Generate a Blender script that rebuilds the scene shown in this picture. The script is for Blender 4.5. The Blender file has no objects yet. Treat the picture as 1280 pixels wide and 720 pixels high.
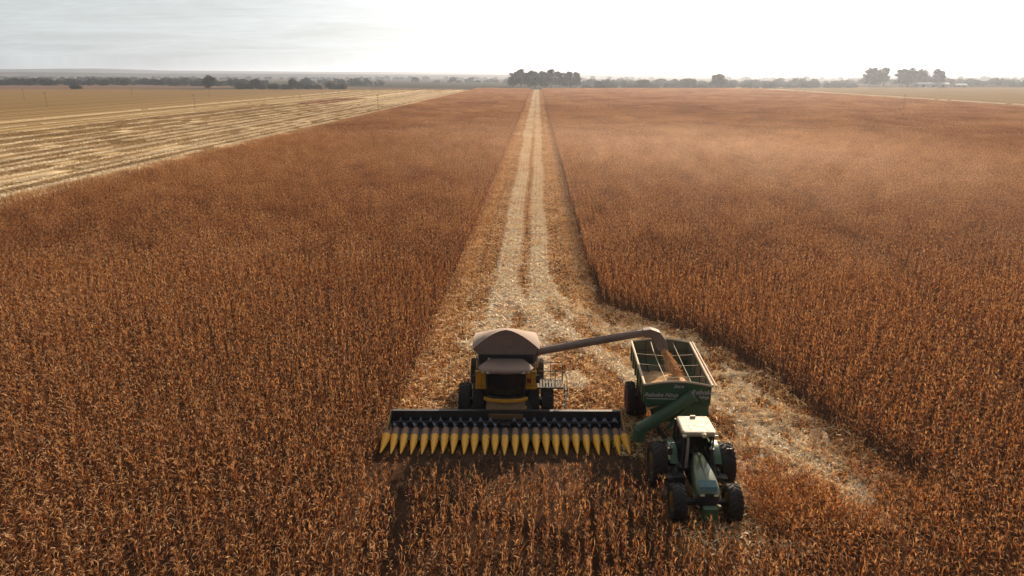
import bpy, math, random
import numpy as np
from mathutils import Vector, Matrix
C = bpy.context.scene
COL = C.collection
R = math.radians
PI = math.pi
rng = np.random.default_rng(7)
random.seed(7)

# ------------------------------------------------------------------ camera
CAM_H = 17.5
cam = bpy.data.cameras.new('camera'); cam_o = bpy.data.objects.new('camera', cam); COL.objects.link(cam_o)
cam.sensor_width = 36; cam.lens = 24.0; cam.clip_start = 0.5; cam.clip_end = 40000
cam_o.location = (0, 0, CAM_H)
cam_o.rotation_euler = (R(90 - 17.375), 0, R(2.05))
C.camera = cam_o

# ------------------------------------------------------------------ light
SUN_EL, SUN_AZ = 20.5, 20.0         # azimuth clockwise from +Y
sdir = Vector((math.sin(R(SUN_AZ)) * math.cos(R(SUN_EL)), math.cos(R(SUN_AZ)) * math.cos(R(SUN_EL)), math.sin(R(SUN_EL))))
sun = bpy.data.lights.new('sun', 'SUN'); sun.energy = 5.0; sun.angle = R(0.6); sun.color = (1.0, 0.79, 0.55)
sun_o = bpy.data.objects.new('sun', sun); COL.objects.link(sun_o)
sun_o.rotation_euler = sdir.to_track_quat('Z', 'Y').to_euler(); sun_o.location = (60, 200, 80)

W = bpy.data.worlds.new('World'); C.world = W; W.use_nodes = True
nt = W.node_tree; nt.nodes.clear()
def N(t, tp, **kw):
    n = t.nodes.new(tp)
    for k, v in kw.items(): setattr(n, k, v)
    return n
def mathn(t, op, a, b=None, c=None, clamp=False):
    n = t.nodes.new('ShaderNodeMath'); n.operation = op; n.use_clamp = clamp
    for i, v in enumerate((a, b, c)):
        if v is None: continue
        if hasattr(v, 'is_linked'): t.links.new(v, n.inputs[i])
        else: n.inputs[i].default_value = v
    return n.outputs[0]
def mixc(t, f, a, b, mode='MIX'):
    n = t.nodes.new('ShaderNodeMix'); n.data_type = 'RGBA'; n.blend_type = mode
    for i, v in ((0, f), (6, a), (7, b)):
        if hasattr(v, 'is_linked'): t.links.new(v, n.inputs[i])
        else: n.inputs[i].default_value = v if i == 0 else (*v, 1) if len(v) == 3 else v
    return n.outputs[2]
def ramp(t, f, stops):
    n = t.nodes.new('ShaderNodeValToRGB')
    while len(n.color_ramp.elements) < len(stops): n.color_ramp.elements.new(0.5)
    for e, (p, c) in zip(n.color_ramp.elements, stops): e.position = p; e.color = (*c, 1)
    t.links.new(f, n.inputs[0]); return n.outputs[0]
def noise(t, vec, scale, detail=4, rough=0.55, sc3=None, dist=0.0):
    if sc3:
        m = t.nodes.new('ShaderNodeMapping'); m.inputs['Scale'].default_value = sc3; t.links.new(vec, m.inputs[0]); vec = m.outputs[0]
    n = t.nodes.new('ShaderNodeTexNoise'); n.inputs['Scale'].default_value = scale; n.inputs['Detail'].default_value = detail
    n.inputs['Roughness'].default_value = rough; n.inputs['Distortion'].default_value = dist
    t.links.new(vec, n.inputs['Vector']); return n.outputs['Fac']

sky = N(nt, 'ShaderNodeTexSky', sky_type='NISHITA'); sky.sun_disc = False
sky.sun_elevation = R(SUN_EL); sky.sun_rotation = R(SUN_AZ); sky.dust_density = 3.0; sky.air_density = 1.0; sky.altitude = 300
tc = N(nt, 'ShaderNodeTexCoord'); dirv = tc.outputs['Generated']
sep = N(nt, 'ShaderNodeSeparateXYZ'); nt.links.new(dirv, sep.inputs[0])
dot = N(nt, 'ShaderNodeVectorMath', operation='DOT_PRODUCT'); nt.links.new(dirv, dot.inputs[0]); dot.inputs[1].default_value = sdir
d01 = mathn(nt, 'MAXIMUM', dot.outputs['Value'], 0.0)
glow_w = mathn(nt, 'POWER', d01, 7.0)        # thin cloud scatters the light of the sun forwards
glow_n = mathn(nt, 'POWER', d01, 30.0)
# cloud sheet: direction projected on a plane overhead
zz = mathn(nt, 'MAXIMUM', sep.outputs[2], 0.02)
zz = mathn(nt, 'ADD', zz, 0.05)
px_ = mathn(nt, 'DIVIDE', sep.outputs[0], zz); py_ = mathn(nt, 'DIVIDE', sep.outputs[1], zz)
cmb = N(nt, 'ShaderNodeCombineXYZ'); nt.links.new(px_, cmb.inputs[0]); nt.links.new(py_, cmb.inputs[1])
cl = noise(nt, cmb.outputs[0], 1.0, 8, 0.62, (0.55, 0.75, 1), 0.6)
cl2 = noise(nt, cmb.outputs[0], 5.0, 5, 0.6, (0.6, 1.3, 1), 0.3)
cl = mathn(nt, 'ADD', mathn(nt, 'MULTIPLY', cl, 0.72), mathn(nt, 'MULTIPLY', cl2, 0.28))
cmap = N(nt, 'ShaderNodeMapRange'); cmap.inputs[1].default_value = 0.36; cmap.inputs[2].default_value = 0.66; nt.links.new(cl, cmap.inputs[0])
cfac = cmap.outputs[0]
CLOUD_BASE, GLOW_W, GLOW_N = 4.3, 6.5, 9.0
lum = mathn(nt, 'ADD', mathn(nt, 'MULTIPLY', glow_w, GLOW_W), mathn(nt, 'MULTIPLY', glow_n, GLOW_N))
lum = mathn(nt, 'ADD', lum, CLOUD_BASE)
lum = mathn(nt, 'MULTIPLY', lum, mathn(nt, 'ADD', 0.84, mathn(nt, 'MULTIPLY', cfac, 0.28)))
# away from the sun the sheet is thinner and darker
back = N(nt, 'ShaderNodeMapRange'); back.inputs[1].default_value = 0.1; back.inputs[2].default_value = 0.52
back.inputs[3].default_value = 0.30; back.inputs[4].default_value = 1.0; nt.links.new(dot.outputs['Value'], back.inputs[0])
lum = mathn(nt, 'MULTIPLY', lum, back.outputs[0])
ccol = mixc(nt, glow_w, (0.93, 0.985, 1.0), (1.0, 0.995, 0.97))
vm = N(nt, 'ShaderNodeVectorMath', operation='SCALE'); nt.links.new(ccol, vm.inputs[0]); nt.links.new(lum, vm.inputs['Scale'])
cover = mathn(nt, 'MULTIPLY_ADD', cfac, 0.05, 0.93)
final = mixc(nt, cover, sky.outputs[0], vm.outputs[0])
bg = N(nt, 'ShaderNodeBackground'); bg.inputs['Strength'].default_value = 0.09; nt.links.new(final, bg.inputs[0])
wo = N(nt, 'ShaderNodeOutputWorld'); nt.links.new(bg.outputs[0], wo.inputs[0])

vs = C.view_settings; vs.view_transform = 'Standard'; vs.look = 'None'; vs.gamma = 1; vs.exposure = 0.85; vs.use_curve_mapping = False
C.render.engine = 'CYCLES'
C.cycles.max_bounces = 8; C.cycles.transparent_max_bounces = 8; C.cycles.volume_bounces = 0
C.cycles.diffuse_bounces = 3; C.cycles.transmission_bounces = 4; C.cycles.glossy_bounces = 3
C.cycles.use_denoising = True

# ------------------------------------------------------------------ materials
def new_mat(name):
    m = bpy.data.materials.new(name); m.use_nodes = True
    t = m.node_tree; b = t.nodes['Principled BSDF']; return m, t, b
def paint(name, col, rough=0.45, metal=0.0, dirt=(0.22, 0.15, 0.10), damt=0.35, scale=3.0, coat=0.0, updirt=0.35):
    m, t, b = new_mat(name)
    g = N(t, 'ShaderNodeNewGeometry'); tcx = N(t, 'ShaderNodeTexCoord')
    n1 = noise(t, tcx.outputs['Object'], scale, 6, 0.65)
    n2 = noise(t, tcx.outputs['Object'], scale * 6, 4, 0.6)
    s = N(t, 'ShaderNodeSeparateXYZ'); t.links.new(g.outputs['Normal'], s.inputs[0])
    upf = mathn(t, 'MAXIMUM', s.outputs[2], 0.0)          # dust settles on upward faces
    f = mathn(t, 'MULTIPLY', mathn(t, 'SUBTRACT', n1, 0.38, clamp=True), 2.6)
    f = mathn(t, 'MULTIPLY', f, mathn(t, 'ADD', 0.55, n2))
    f = mathn(t, 'MULTIPLY', f, damt)
    f = mathn(t, 'ADD', f, mathn(t, 'MULTIPLY', upf, updirt), clamp=True)
    c = mixc(t, f, col, dirt)
    t.links.new(c, b.inputs['Base Color'])
    r = mathn(t, 'MULTIPLY_ADD', f, 0.4, rough, clamp=True); t.links.new(r, b.inputs['Roughness'])
    b.inputs['Metallic'].default_value = metal
    if coat: b.inputs['Coat Weight'].default_value = coat; b.inputs['Coat Roughness'].default_value = 0.15
    bp = N(t, 'ShaderNodeBump'); bp.inputs['Strength'].default_value = 0.12; bp.inputs['Distance'].default_value = 0.02
    t.links.new(n2, bp.inputs['Height']); t.links.new(bp.outputs[0], b.inputs['Normal'])
    return m
DUST = (0.33, 0.23, 0.17)
M = {}
M['yellow'] = paint('combine_yellow', (0.80, 0.38, 0.02), 0.4, damt=0.4, dirt=(0.28, 0.15, 0.06))
M['snout_yellow'] = paint('snout_yellow', (0.95, 0.46, 0.025), 0.35, damt=0.3, dirt=(0.30, 0.15, 0.04), scale=6, updirt=0.05)
M['snout_brown'] = paint('snout_worn', (0.22, 0.11, 0.07), 0.6, damt=0.7, dirt=(0.32, 0.2, 0.13), scale=8, updirt=0.2)
M['rail_black'] = paint('rail_dark', (0.035, 0.03, 0.03), 0.7, damt=0.3, updirt=0.0)
M['black'] = paint('black_steel', (0.018, 0.017, 0.021), 0.5, dirt=(0.08, 0.055, 0.05), damt=0.5, updirt=0.10)
M['dark_grey'] = paint('dark_grey_steel', (0.06, 0.055, 0.055), 0.5, dirt=(0.16, 0.11, 0.09), damt=0.5)
M['dusty'] = paint('dusty_grey_panel', (0.22, 0.14, 0.115), 0.65, dirt=(0.34, 0.22, 0.17), damt=0.6, updirt=0.45, scale=5)
M['cover'] = paint('tank_cover_sheet', (0.25, 0.175, 0.15), 0.75, dirt=(0.42, 0.32, 0.25), damt=0.5, updirt=0.45, scale=4)
M['tube'] = paint('auger_tube_paint', (0.19, 0.12, 0.10), 0.5, dirt=(0.28, 0.19, 0.145), damt=0.6)
M['feeder'] = paint('feeder_dusty', (0.20, 0.12, 0.055), 0.7, dirt=(0.28, 0.18, 0.10), damt=0.8, scale=5)
M['auger_steel'] = paint('auger_steel_blue_sheen', (0.46, 0.52, 0.64), 0.3, 0.4, dirt=(0.12, 0.09, 0.09), damt=0.3, updirt=0.1)  # steel flights, their bluish reflection put into the colour
M['rubber'] = paint('tyre_rubber', (0.018, 0.016, 0.017), 0.75, dirt=(0.07, 0.045, 0.032), damt=0.6, scale=5, updirt=0.1)
M['rim_grey'] = paint('rim_grey', (0.30, 0.27, 0.26), 0.5, dirt=(0.2, 0.13, 0.1), damt=0.7)
M['rim_red'] = paint('rim_red', (0.35, 0.05, 0.02), 0.5, dirt=(0.2, 0.1, 0.06), damt=0.6)
M['rim_yellow'] = paint('rim_yellow', (0.75, 0.38, 0.02), 0.45, dirt=(0.3, 0.17, 0.08), damt=0.5)
M['green'] = paint('tractor_green', (0.03, 0.115, 0.045), 0.3, dirt=(0.18, 0.14, 0.09), damt=0.35, coat=0.5, updirt=0.12)
M['cart_green'] = paint('cart_green', (0.035, 0.11, 0.052), 0.42, dirt=(0.10, 0.085, 0.055), damt=0.4, updirt=0.25)
M['hood_green'] = paint('hood_green', (0.03, 0.10, 0.045), 0.3, dirt=(0.20, 0.15, 0.10), damt=0.5, coat=0.5, updirt=0.4)
M['cart_inner'] = paint('cart_inner_green', (0.11, 0.125, 0.09), 0.5, dirt=(0.22, 0.18, 0.13), damt=0.4, updirt=0.3)
M['rim_tan'] = paint('cart_rim_tan', (0.50, 0.36, 0.24), 0.5, dirt=(0.6, 0.45, 0.3), damt=0.4)
M['cream'] = paint('cab_roof_cream', (0.36, 0.29, 0.205), 0.5, dirt=(0.34, 0.26, 0.18), damt=0.5, scale=5, updirt=0.1)
M['steel'] = paint('bare_steel', (0.35, 0.32, 0.30), 0.4, 0.6, damt=0.4)
M['hood_blue'] = paint('hood_blue_sheen', (0.05, 0.11, 0.12), 0.22, 0.3, dirt=(0.14, 0.14, 0.12), damt=0.3, updirt=0.05)  # bluish reflection on the hood front, painted as a colour
M['decal'] = paint('decal_white', (0.62, 0.56, 0.58), 0.5, damt=0.5)
M['red'] = paint('lamp_red', (0.25, 0.02, 0.015), 0.3, damt=0.2)
M['lens'] = paint('lamp_lens', (0.8, 0.72, 0.45), 0.15, damt=0.1, updirt=0.05)
M['wood_pole'] = paint('weathered_pole', (0.10, 0.08, 0.07), 0.8)
M['white_wall'] = paint('farm_white_wall', (0.5, 0.46, 0.42), 0.8, damt=0.2)
M['roof_pale'] = paint('farm_pale_roof', (0.6, 0.6, 0.62), 0.35, 0.3, damt=0.2)
m, t, b = new_mat('cab_glass'); b.inputs['Base Color'].default_value = (0.012, 0.012, 0.016, 1); b.inputs['Roughness'].default_value = 0.08; b.inputs['Specular IOR Level'].default_value = 0.6
b.inputs['Alpha'].default_value = 1; M['glass'] = m
m, t, b = new_mat('tinted_window')
tr = N(t, 'ShaderNodeBsdfTransparent'); tr.inputs[0].default_value = (0.45, 0.5, 0.46, 1)
b.inputs['Base Color'].default_value = (0.02, 0.025, 0.02, 1); b.inputs['Roughness'].default_value = 0.06
mx = N(t, 'ShaderNodeMixShader'); mx.inputs[0].default_value = 0.35
t.links.new(tr.outputs[0], mx.inputs[1]); t.links.new(b.outputs[0], mx.inputs[2]); t.links.new(mx.outputs[0], t.nodes['Material Output'].inputs[0]); M['window'] = m

def plant_mat(name, stops, trans=0.52, patch=0.35, big=0.02):
    m, t, b = new_mat(name); t.nodes.remove(b)
    at = N(t, 'ShaderNodeAttribute', attribute_name='tint'); oi = N(t, 'ShaderNodeObjectInfo'); g = N(t, 'ShaderNodeNewGeometry')
    f = mathn(t, 'ADD', at.outputs['Fac'], mathn(t, 'MULTIPLY', mathn(t, 'SUBTRACT', oi.outputs['Random'], 0.5), 0.22))
    nb = noise(t, g.outputs['Position'], big, 3, 0.5)
    ns = noise(t, g.outputs['Position'], 3.0, 3, 0.6)
    f = mathn(t, 'ADD', f, mathn(t, 'MULTIPLY', mathn(t, 'SUBTRACT', nb, 0.5), patch))
    f = mathn(t, 'ADD', f, mathn(t, 'MULTIPLY', mathn(t, 'SUBTRACT', ns, 0.5), 0.5), clamp=True)
    c = ramp(t, f, stops)
    d = N(t, 'ShaderNodeBsdfDiffuse'); tl = N(t, 'ShaderNodeBsdfTranslucent'); t.links.new(c, d.inputs[0])
    t.links.new(mixc(t, 1.0, c, (1.0, 0.74, 0.48), 'MULTIPLY'), tl.inputs[0])
    gl = N(t, 'ShaderNodeBsdfGlossy'); gl.inputs['Roughness'].default_value = 0.6; gl.inputs[0].default_value = (0.9, 0.8, 0.7, 1)
    m1 = N(t, 'ShaderNodeMixShader'); m1.inputs[0].default_value = trans; t.links.new(d.outputs[0], m1.inputs[1]); t.links.new(tl.outputs[0], m1.inputs[2])
    m2 = N(t, 'ShaderNodeMixShader'); m2.inputs[0].default_value = 0.02; t.links.new(m1.outputs[0], m2.inputs[1]); t.links.new(gl.outputs[0], m2.inputs[2])
    t.links.new(m2.outputs[0], t.nodes['Material Output'].inputs[0]); return m
CORN = [(0.0, (0.04, 0.016, 0.010)), (0.27, (0.125, 0.047, 0.021)), (0.54, (0.315, 0.132, 0.052)), (0.77, (0.56, 0.31, 0.135)), (1.0, (0.80, 0.60, 0.38))]
M['corn'] = plant_mat('dry_corn_leaf', CORN)
LITT = [(0.0, (0.09, 0.036, 0.013)), (0.25, (0.26, 0.10, 0.031)), (0.5, (0.57, 0.30, 0.105)), (0.74, (0.78, 0.56, 0.29)), (1.0, (0.90, 0.78, 0.56))]
M['litter'] = plant_mat('corn_straw', LITT, 0.25, 0.25, 0.15)
PALE = [(0.0, (0.55, 0.38, 0.20)), (0.3, (0.76, 0.60, 0.38)), (0.7, (0.84, 0.70, 0.50)), (1.0, (0.88, 0.80, 0.64))]
STUB = [(0.0, (0.16, 0.11, 0.055)), (0.35, (0.36, 0.25, 0.12)), (0.7, (0.55, 0.41, 0.22)), (1.0, (0.74, 0.60, 0.40))]
M['stubble'] = plant_mat('stubble_straw', STUB, 0.2, 0.5, 0.03)
M['pale'] = plant_mat('pale_chaff', PALE, 0.12, 0.25, 0.2)
M['grain'] = plant_mat('corn_grain', [(0.0, (0.48, 0.25, 0.12)), (0.5, (0.66, 0.39, 0.20)), (1.0, (0.80, 0.54, 0.32))], 0.1, 0.1, 1.0)
FOL = [(0.0, (0.016, 0.02, 0.011)), (0.5, (0.032, 0.038, 0.02)), (1.0, (0.062, 0.065, 0.034))]
M['foliage'] = plant_mat('tree_foliage', FOL, 0.3, 0.2, 0.05)
M['bark'] = paint('tree_bark', (0.12, 0.09, 0.075), 0.9)

# ------------------------------------------------------------------ mesh builder
class MB:
    def __init__(s): s.v = []; s.f = []; s.m = []; s.t = []
    def add(s, vs, fs, mi=0, tint=0.5):
        o = len(s.v); s.v += [tuple(p) for p in vs]; s.f += [tuple(i + o for i in f) for f in fs]; s.m += [mi] * len(fs); s.t += [tint] * len(fs); return s
    def box(s, c, sz, rot=None, mi=0, taper=1.0):
        x, y, z = (k / 2 for k in sz); P = []
        for dz in (-z, z):
            k = 1.0 if dz < 0 else taper
            for dx, dy in ((-x, -y), (x, -y), (x, y), (-x, y)): P.append(Vector((dx * k, dy * k, dz)))
        if rot is not None:
            mt = rot if isinstance(rot, Matrix) else Matrix.Rotation(rot[2], 3, 'Z') @ Matrix.Rotation(rot[1], 3, 'Y') @ Matrix.Rotation(rot[0], 3, 'X')
            P = [mt @ p for p in P]
        P = [p + Vector(c) for p in P]
        return s.add(P, [(3, 2, 1, 0), (4, 5, 6, 7), (0, 1, 5, 4), (1, 2, 6, 5), (2, 3, 7, 6), (3, 0, 4, 7)], mi)
    def box2(s, a, b, mi=0): return s.box([(p + q) / 2 for p, q in zip(a, b)], [abs(q - p) for p, q in zip(a, b)], mi=mi)
    def loft(s, rings, mi=0, cap=True, closed=True):
        n = len(rings[0]); P = [p for r in rings for p in r]; F = []
        for i in range(len(rings) - 1):
            for j in range(n if closed else n - 1):
                k = (j + 1) % n; F.append((i * n + j, i * n + k, (i + 1) * n + k, (i + 1) * n + j))
        if cap: F.append(tuple(range(n - 1, -1, -1))); F.append(tuple(range((len(rings) - 1) * n, len(rings) * n)))
        return s.add(P, F, mi)
    def tube(s, pts, rad, n=8, mi=0, cap=True):
        pts = [Vector(p) for p in pts]
        if not hasattr(rad, '__len__'): rad = [rad] * len(pts)
        rings = []; ref = None
        for i, p in enumerate(pts):
            d = (pts[min(i + 1, len(pts) - 1)] - pts[max(i - 1, 0)]).normalized()
            a = Vector((0, 0, 1)) if abs(d.z) < 0.9 else Vector((0, 1, 0))
            if ref is None: ref = d.cross(a).normalized()
            u = (ref - d * ref.dot(d)).normalized(); ref = u; w = d.cross(u)
            rings.append([p + (u * math.cos(2 * PI * k / n) + w * math.sin(2 * PI * k / n)) * rad[i] for k in range(n)])
        return s.loft(rings, mi, cap)
    def bar(s, a, b, w, h, mi=0):
        a, b = Vector(a), Vector(b); d = b - a
        q = d.to_track_quat('Y', 'Z').to_matrix()
        return s.box((a + b) / 2, (w, d.length, h), q, mi)
    def lathe_x(s, prof, cx, cy, cz, n=32, mi=0):   # profile of (x, r), axis along X
        return s.loft([[(cx + x, cy + r * math.cos(2 * PI * k / n), cz + r * math.sin(2 * PI * k / n)) for k in range(n)] for x, r in prof], mi)
    def build(s, name, mats, parent=None, smooth=False, bevel=0.0):
        me = bpy.data.meshes.new(name); me.from_pydata(s.v, [], s.f)
        for mm in (mats if isinstance(mats, (list, tuple)) else [mats]): me.materials.append(M[mm])
        me.polygons.foreach_set('material_index', s.m)
        if smooth: me.polygons.foreach_set('use_smooth', [True] * len(s.f))
        me.update()
        a = me.attributes.new('tint', 'FLOAT', 'FACE'); a.data.foreach_set('value', s.t)
        o = bpy.data.objects.new(name, me)
        if smooth:
            try: me.set_sharp_from_angle(angle=R(40))
            except Exception: pass
        if bevel:
            bm = o.modifiers.new('bevel', 'BEVEL'); bm.width = bevel; bm.segments = 2; bm.limit_method = 'ANGLE'
        COL.objects.link(o)
        if parent is not None: o.parent = parent
        return o
def tag(o, label=None, cat=None, group=None, kind=None):
    if label: o['label'] = label
    if cat: o['category'] = cat
    if group: o['group'] = group
    if kind: o['kind'] = kind
    return o
def empty(name, loc, rz=0):
    o = bpy.data.objects.new(name, None); COL.objects.link(o); o.location = loc; o.rotation_euler = (0, 0, rz); return o
def copy_tree(o, parent=None):
    c = o.copy(); COL.objects.link(c)
    if parent is not None: c.parent = parent
    for ch in list(o.children): copy_tree(ch, c)
    return c
def np_mesh(name, V, F, T, mat, MI=None):
    me = bpy.data.meshes.new(name); V = np.asarray(V, dtype=np.float32); F = np.asarray(F, dtype=np.int32)
    me.vertices.add(len(V)); me.vertices.foreach_set('co', V.ravel())
    n = len(F); k = F.shape[1]
    me.loops.add(n * k); me.loops.foreach_set('vertex_index', F.ravel())
    me.polygons.add(n); me.polygons.foreach_set('loop_start', np.arange(0, n * k, k, dtype=np.int32)); me.polygons.foreach_set('loop_total', np.full(n, k, dtype=np.int32))
    for mm in (mat if isinstance(mat, (list, tuple)) else [mat]): me.materials.append(M[mm])
    if MI is not None: me.polygons.foreach_set('material_index', np.asarray(MI, dtype=np.int32))
    me.update(calc_edges=True)
    a = me.attributes.new('tint', 'FLOAT', 'FACE'); a.data.foreach_set('value', np.asarray(T, dtype=np.float32))
    return me

# ------------------------------------------------------------------ ground, fields
def sheet(name, pts, z, mat, div=0):
    mb = MB(); mb.add([(x, y, z) for x, y in pts], [tuple(range(len(pts)))])
    M_ = mat; return tag(mb.build(name, M_), kind='structure')
def ground_mat(name, stops, sc=1.2, sc2=8.0, bump=0.03, stripes=None):
    m, t, b = new_mat(name); g = N(t, 'ShaderNodeNewGeometry'); p = g.outputs['Position']
    n1 = noise(t, p, sc, 5, 0.65); n2 = noise(t, p, sc2, 4, 0.7, (1, 0.6, 1)); n3 = noise(t, p, 0.03, 3, 0.5)
    f = mathn(t, 'ADD', mathn(t, 'MULTIPLY', n1, 0.45), mathn(t, 'MULTIPLY', n2, 0.45))
    f = mathn(t, 'ADD', f, mathn(t, 'MULTIPLY', n3, 0.2), clamp=True)
    if stripes is not None: f = stripes(t, p, f)
    t.links.new(ramp(t, f, stops), b.inputs['Base Color']); b.inputs['Roughness'].default_value = 0.95; b.inputs['Specular IOR Level'].default_value = 0.0
    bp = N(t, 'ShaderNodeBump'); bp.inputs['Strength'].default_value = 0.7; bp.inputs['Distance'].default_value = bump
    t.links.new(n2, bp.inputs['Height']); t.links.new(bp.outputs[0], b.inputs['Normal']); M[name] = m
ground_mat('soil', [(0.3, (0.03, 0.017, 0.012)), (0.55, (0.06, 0.034, 0.022)), (0.85, (0.14, 0.08, 0.045))])
ground_mat('strip_soil', [(0.35, (0.05, 0.024, 0.012)), (0.55, (0.13, 0.06, 0.026)), (0.8, (0.36, 0.21, 0.10))])
# far land: patchwork of fields and woods
m, t, b = new_mat('far_land'); g = N(t, 'ShaderNodeNewGeometry'); mp = N(t, 'ShaderNodeMapping'); mp.inputs['Scale'].default_value = (0.0011, 0.0017, 0); mp.inputs['Rotation'].default_value = (0, 0, 0.3)
t.links.new(g.outputs['Position'], mp.inputs[0]); vo = N(t, 'ShaderNodeTexVoronoi'); vo.inputs['Scale'].default_value = 1.0; t.links.new(mp.outputs[0], vo.inputs['Vector'])
sv = N(t, 'ShaderNodeSeparateColor'); t.links.new(vo.outputs['Color'], sv.inputs[0])
wv = noise(t, g.outputs['Position'], 0.004, 4, 0.6); fine = noise(t, g.outputs['Position'], 0.3, 4, 0.6)
c = ramp(t, sv.outputs[0], [(0.0, (0.03, 0.033, 0.024)), (0.4, (0.10, 0.062, 0.045)), (0.6, (0.19, 0.12, 0.085)), (0.75, (0.035, 0.04, 0.026)), (1.0, (0.02, 0.028, 0.02))])
c = mixc(t, mathn(t, 'MULTIPLY', mathn(t, 'SUBTRACT', wv, 0.52, clamp=True), 9.0, clamp=True), c, (0.03, 0.038, 0.022))
c = mixc(t, 0.35, c, ramp(t, fine, [(0.3, (0.04, 0.035, 0.025)), (0.7, (0.15, 0.10, 0.07))]))
t.links.new(c, b.inputs['Base Color']); b.inputs['Roughness'].default_value = 1.0; b.inputs['Specular IOR Level'].default_value = 0.0; M['far_land'] = m

FIELD_END = 850.0
XL, XR = -7.25, 4.75               # harvested strip
FL, FR = -71.25, 252.75              # standing crop limits
mb = MB(); S = 14000
xs = [-S, -3000, -900, 900, 3000, S]; ys = [-1500, 0, FIELD_END + 10, 2500, S]
V_ = [(x, y, -0.05) for y in ys for x in xs]; n = len(xs)
mb.add(V_, [(j * n + i, j * n + i + 1, (j + 1) * n + i + 1, (j + 1) * n + i) for j in range(len(ys) - 1) for i in range(n - 1)])
tag(mb.build('ground', 'far_land'), kind='structure')
sheet('corn_field_ground', [(FL, -60), (FR, -60), (FR, FIELD_END), (FL, FIELD_END)], 0.004, 'soil')
CLEAR = [(4.75, 52), (5.9, 50.4), (7.9, 48.4), (9.8, 46.6), (11.7, 43.9), (13.1, 41.5), (14.2, 38.3), (14.9, 35.0), (15.5, 31.4), (16.2, 29.2), (17.1, 27.2), (17.6, 25.8), (15.6, 24.3), (13.2, 23.5), (10.3, 22.4), (8.9, 21.4), (5.6, 21.4), (5.5, 23.5), (5.2, 28.6), (4.75, 29)]
sheet('harvested_strip', [(XL - 0.25, 30.4), (XR + 0.2, 30.4), (XR + 0.2, FIELD_END), (XL - 0.25, FIELD_END)], 0.008, 'strip_soil')
sheet('harvested_turn', [(x + 0.002, y) for x, y in CLEAR], 0.012, 'strip_soil')

def stripe_fn(x0, x1, period, seed, dull):
    def fn(t, p, f):
        s = N(t, 'ShaderNodeSeparateXYZ'); t.links.new(p, s.inputs[0])
        wob = mathn(t, 'MULTIPLY', mathn(t, 'SUBTRACT', noise(t, p, 0.006, 2, 0.5), 0.5), 4.0)
        x = mathn(t, 'ADD', s.outputs[0], wob)
        w = N(t, 'ShaderNodeTexNoise'); w.noise_dimensions = '1D'; w.inputs['Scale'].default_value = 1.0 / period; w.inputs['Detail'].default_value = 5; w.inputs['Roughness'].default_value = 0.75
        t.links.new(mathn(t, 'ADD', x, seed), w.inputs['W'])
        k = mathn(t, 'MULTIPLY', mathn(t, 'SUBTRACT', w.outputs['Fac'], 0.5), 2.3)
        d = N(t, 'ShaderNodeMapRange'); d.inputs[1].default_value = x0; d.inputs[2].default_value = x1; d.inputs[3].default_value = 1.0; d.inputs[4].default_value = dull
        t.links.new(s.outputs[0], d.inputs[0])
        k = mathn(t, 'MULTIPLY', k, d.outputs[0])
        f2 = mathn(t, 'ADD', mathn(t, 'MULTIPLY', f, 0.45), mathn(t, 'MULTIPLY', d.outputs[0], 0.34))
        return mathn(t, 'ADD', f2, k, clamp=True)
    return fn
ST = [(0.15, (0.10, 0.064, 0.030)), (0.42, (0.24, 0.155, 0.070)), (0.66, (0.44, 0.31, 0.155)), (0.92, (0.74, 0.58, 0.38))]
ground_mat('stubble_left', ST, 0.5, 3.0, stripes=stripe_fn(-95, -270, 7.0, 3.3, 0.34))
ground_mat('stubble_right', ST, 0.5, 3.0, stripes=stripe_fn(253, 310, 9.0, 8.1, 0.34))
sheet('stubble_field', [(-1100, -60), (FL, -60), (FL, FIELD_END), (-1100, FIELD_END)], 0.006, 'stubble_left')
sheet('stubble_field_beyond', [(FR, -60), (1400, -60), (1400, FIELD_END + 180), (FR, FIELD_END + 180)], 0.006, 'stubble_right')

# hills on the horizon
def hills(name, y0, x0, x1, prof, depth, seed):
    r = np.random.default_rng(seed); n = 160; xs = np.linspace(x0, x1, n); ph = r.uniform(0, 6, 6)
    base = np.interp(xs, [p[0] for p in prof], [p[1] for p in prof])
    wig = sum(np.sin(xs / (1400 / (i + 1.3)) + ph[i]) * (2.2 / (i + 1)) for i in range(6))
    h = np.maximum(base + wig, 2)
    rows = [(-0.5, 0.0), (-0.35, 0.25), (-0.2, 0.6), (-0.08, 0.88), (0.05, 1.0), (0.25, 0.9), (0.6, 0.0)]
    rows = [(a, bq if bq > 0 else -0.05) for a, bq in rows]
    Vv = []; F = []
    for k, (dy, hh) in enumerate(rows):
        for i in range(n): Vv.append((xs[i], y0 + dy * depth + 60 * math.sin(xs[i] / 700 + ph[1]), h[i] * hh))
    for k in range(len(rows) - 1):
        for i in range(n - 1): F.append((k * n + i, k * n + i + 1, (k + 1) * n + i + 1, (k + 1) * n + i))
    mb = MB(); mb.add(Vv, F); return tag(mb.build(name, 'far_land', smooth=True), kind='structure')
hills('hills', 6800, -9500, 9500, [(-9500, 64), (-5200, 68), (-4300, 72), (-3700, 54), (-2000, 46), (0, 34), (3000, 30), (9500, 36)], 2600, 3)
hills('near_hills', 4300, -8000, 8000, [(-8000, 38), (-3600, 34), (-2500, 22), (-1200, 20), (400, 16), (2500, 14), (8000, 14)], 1600, 5)

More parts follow.
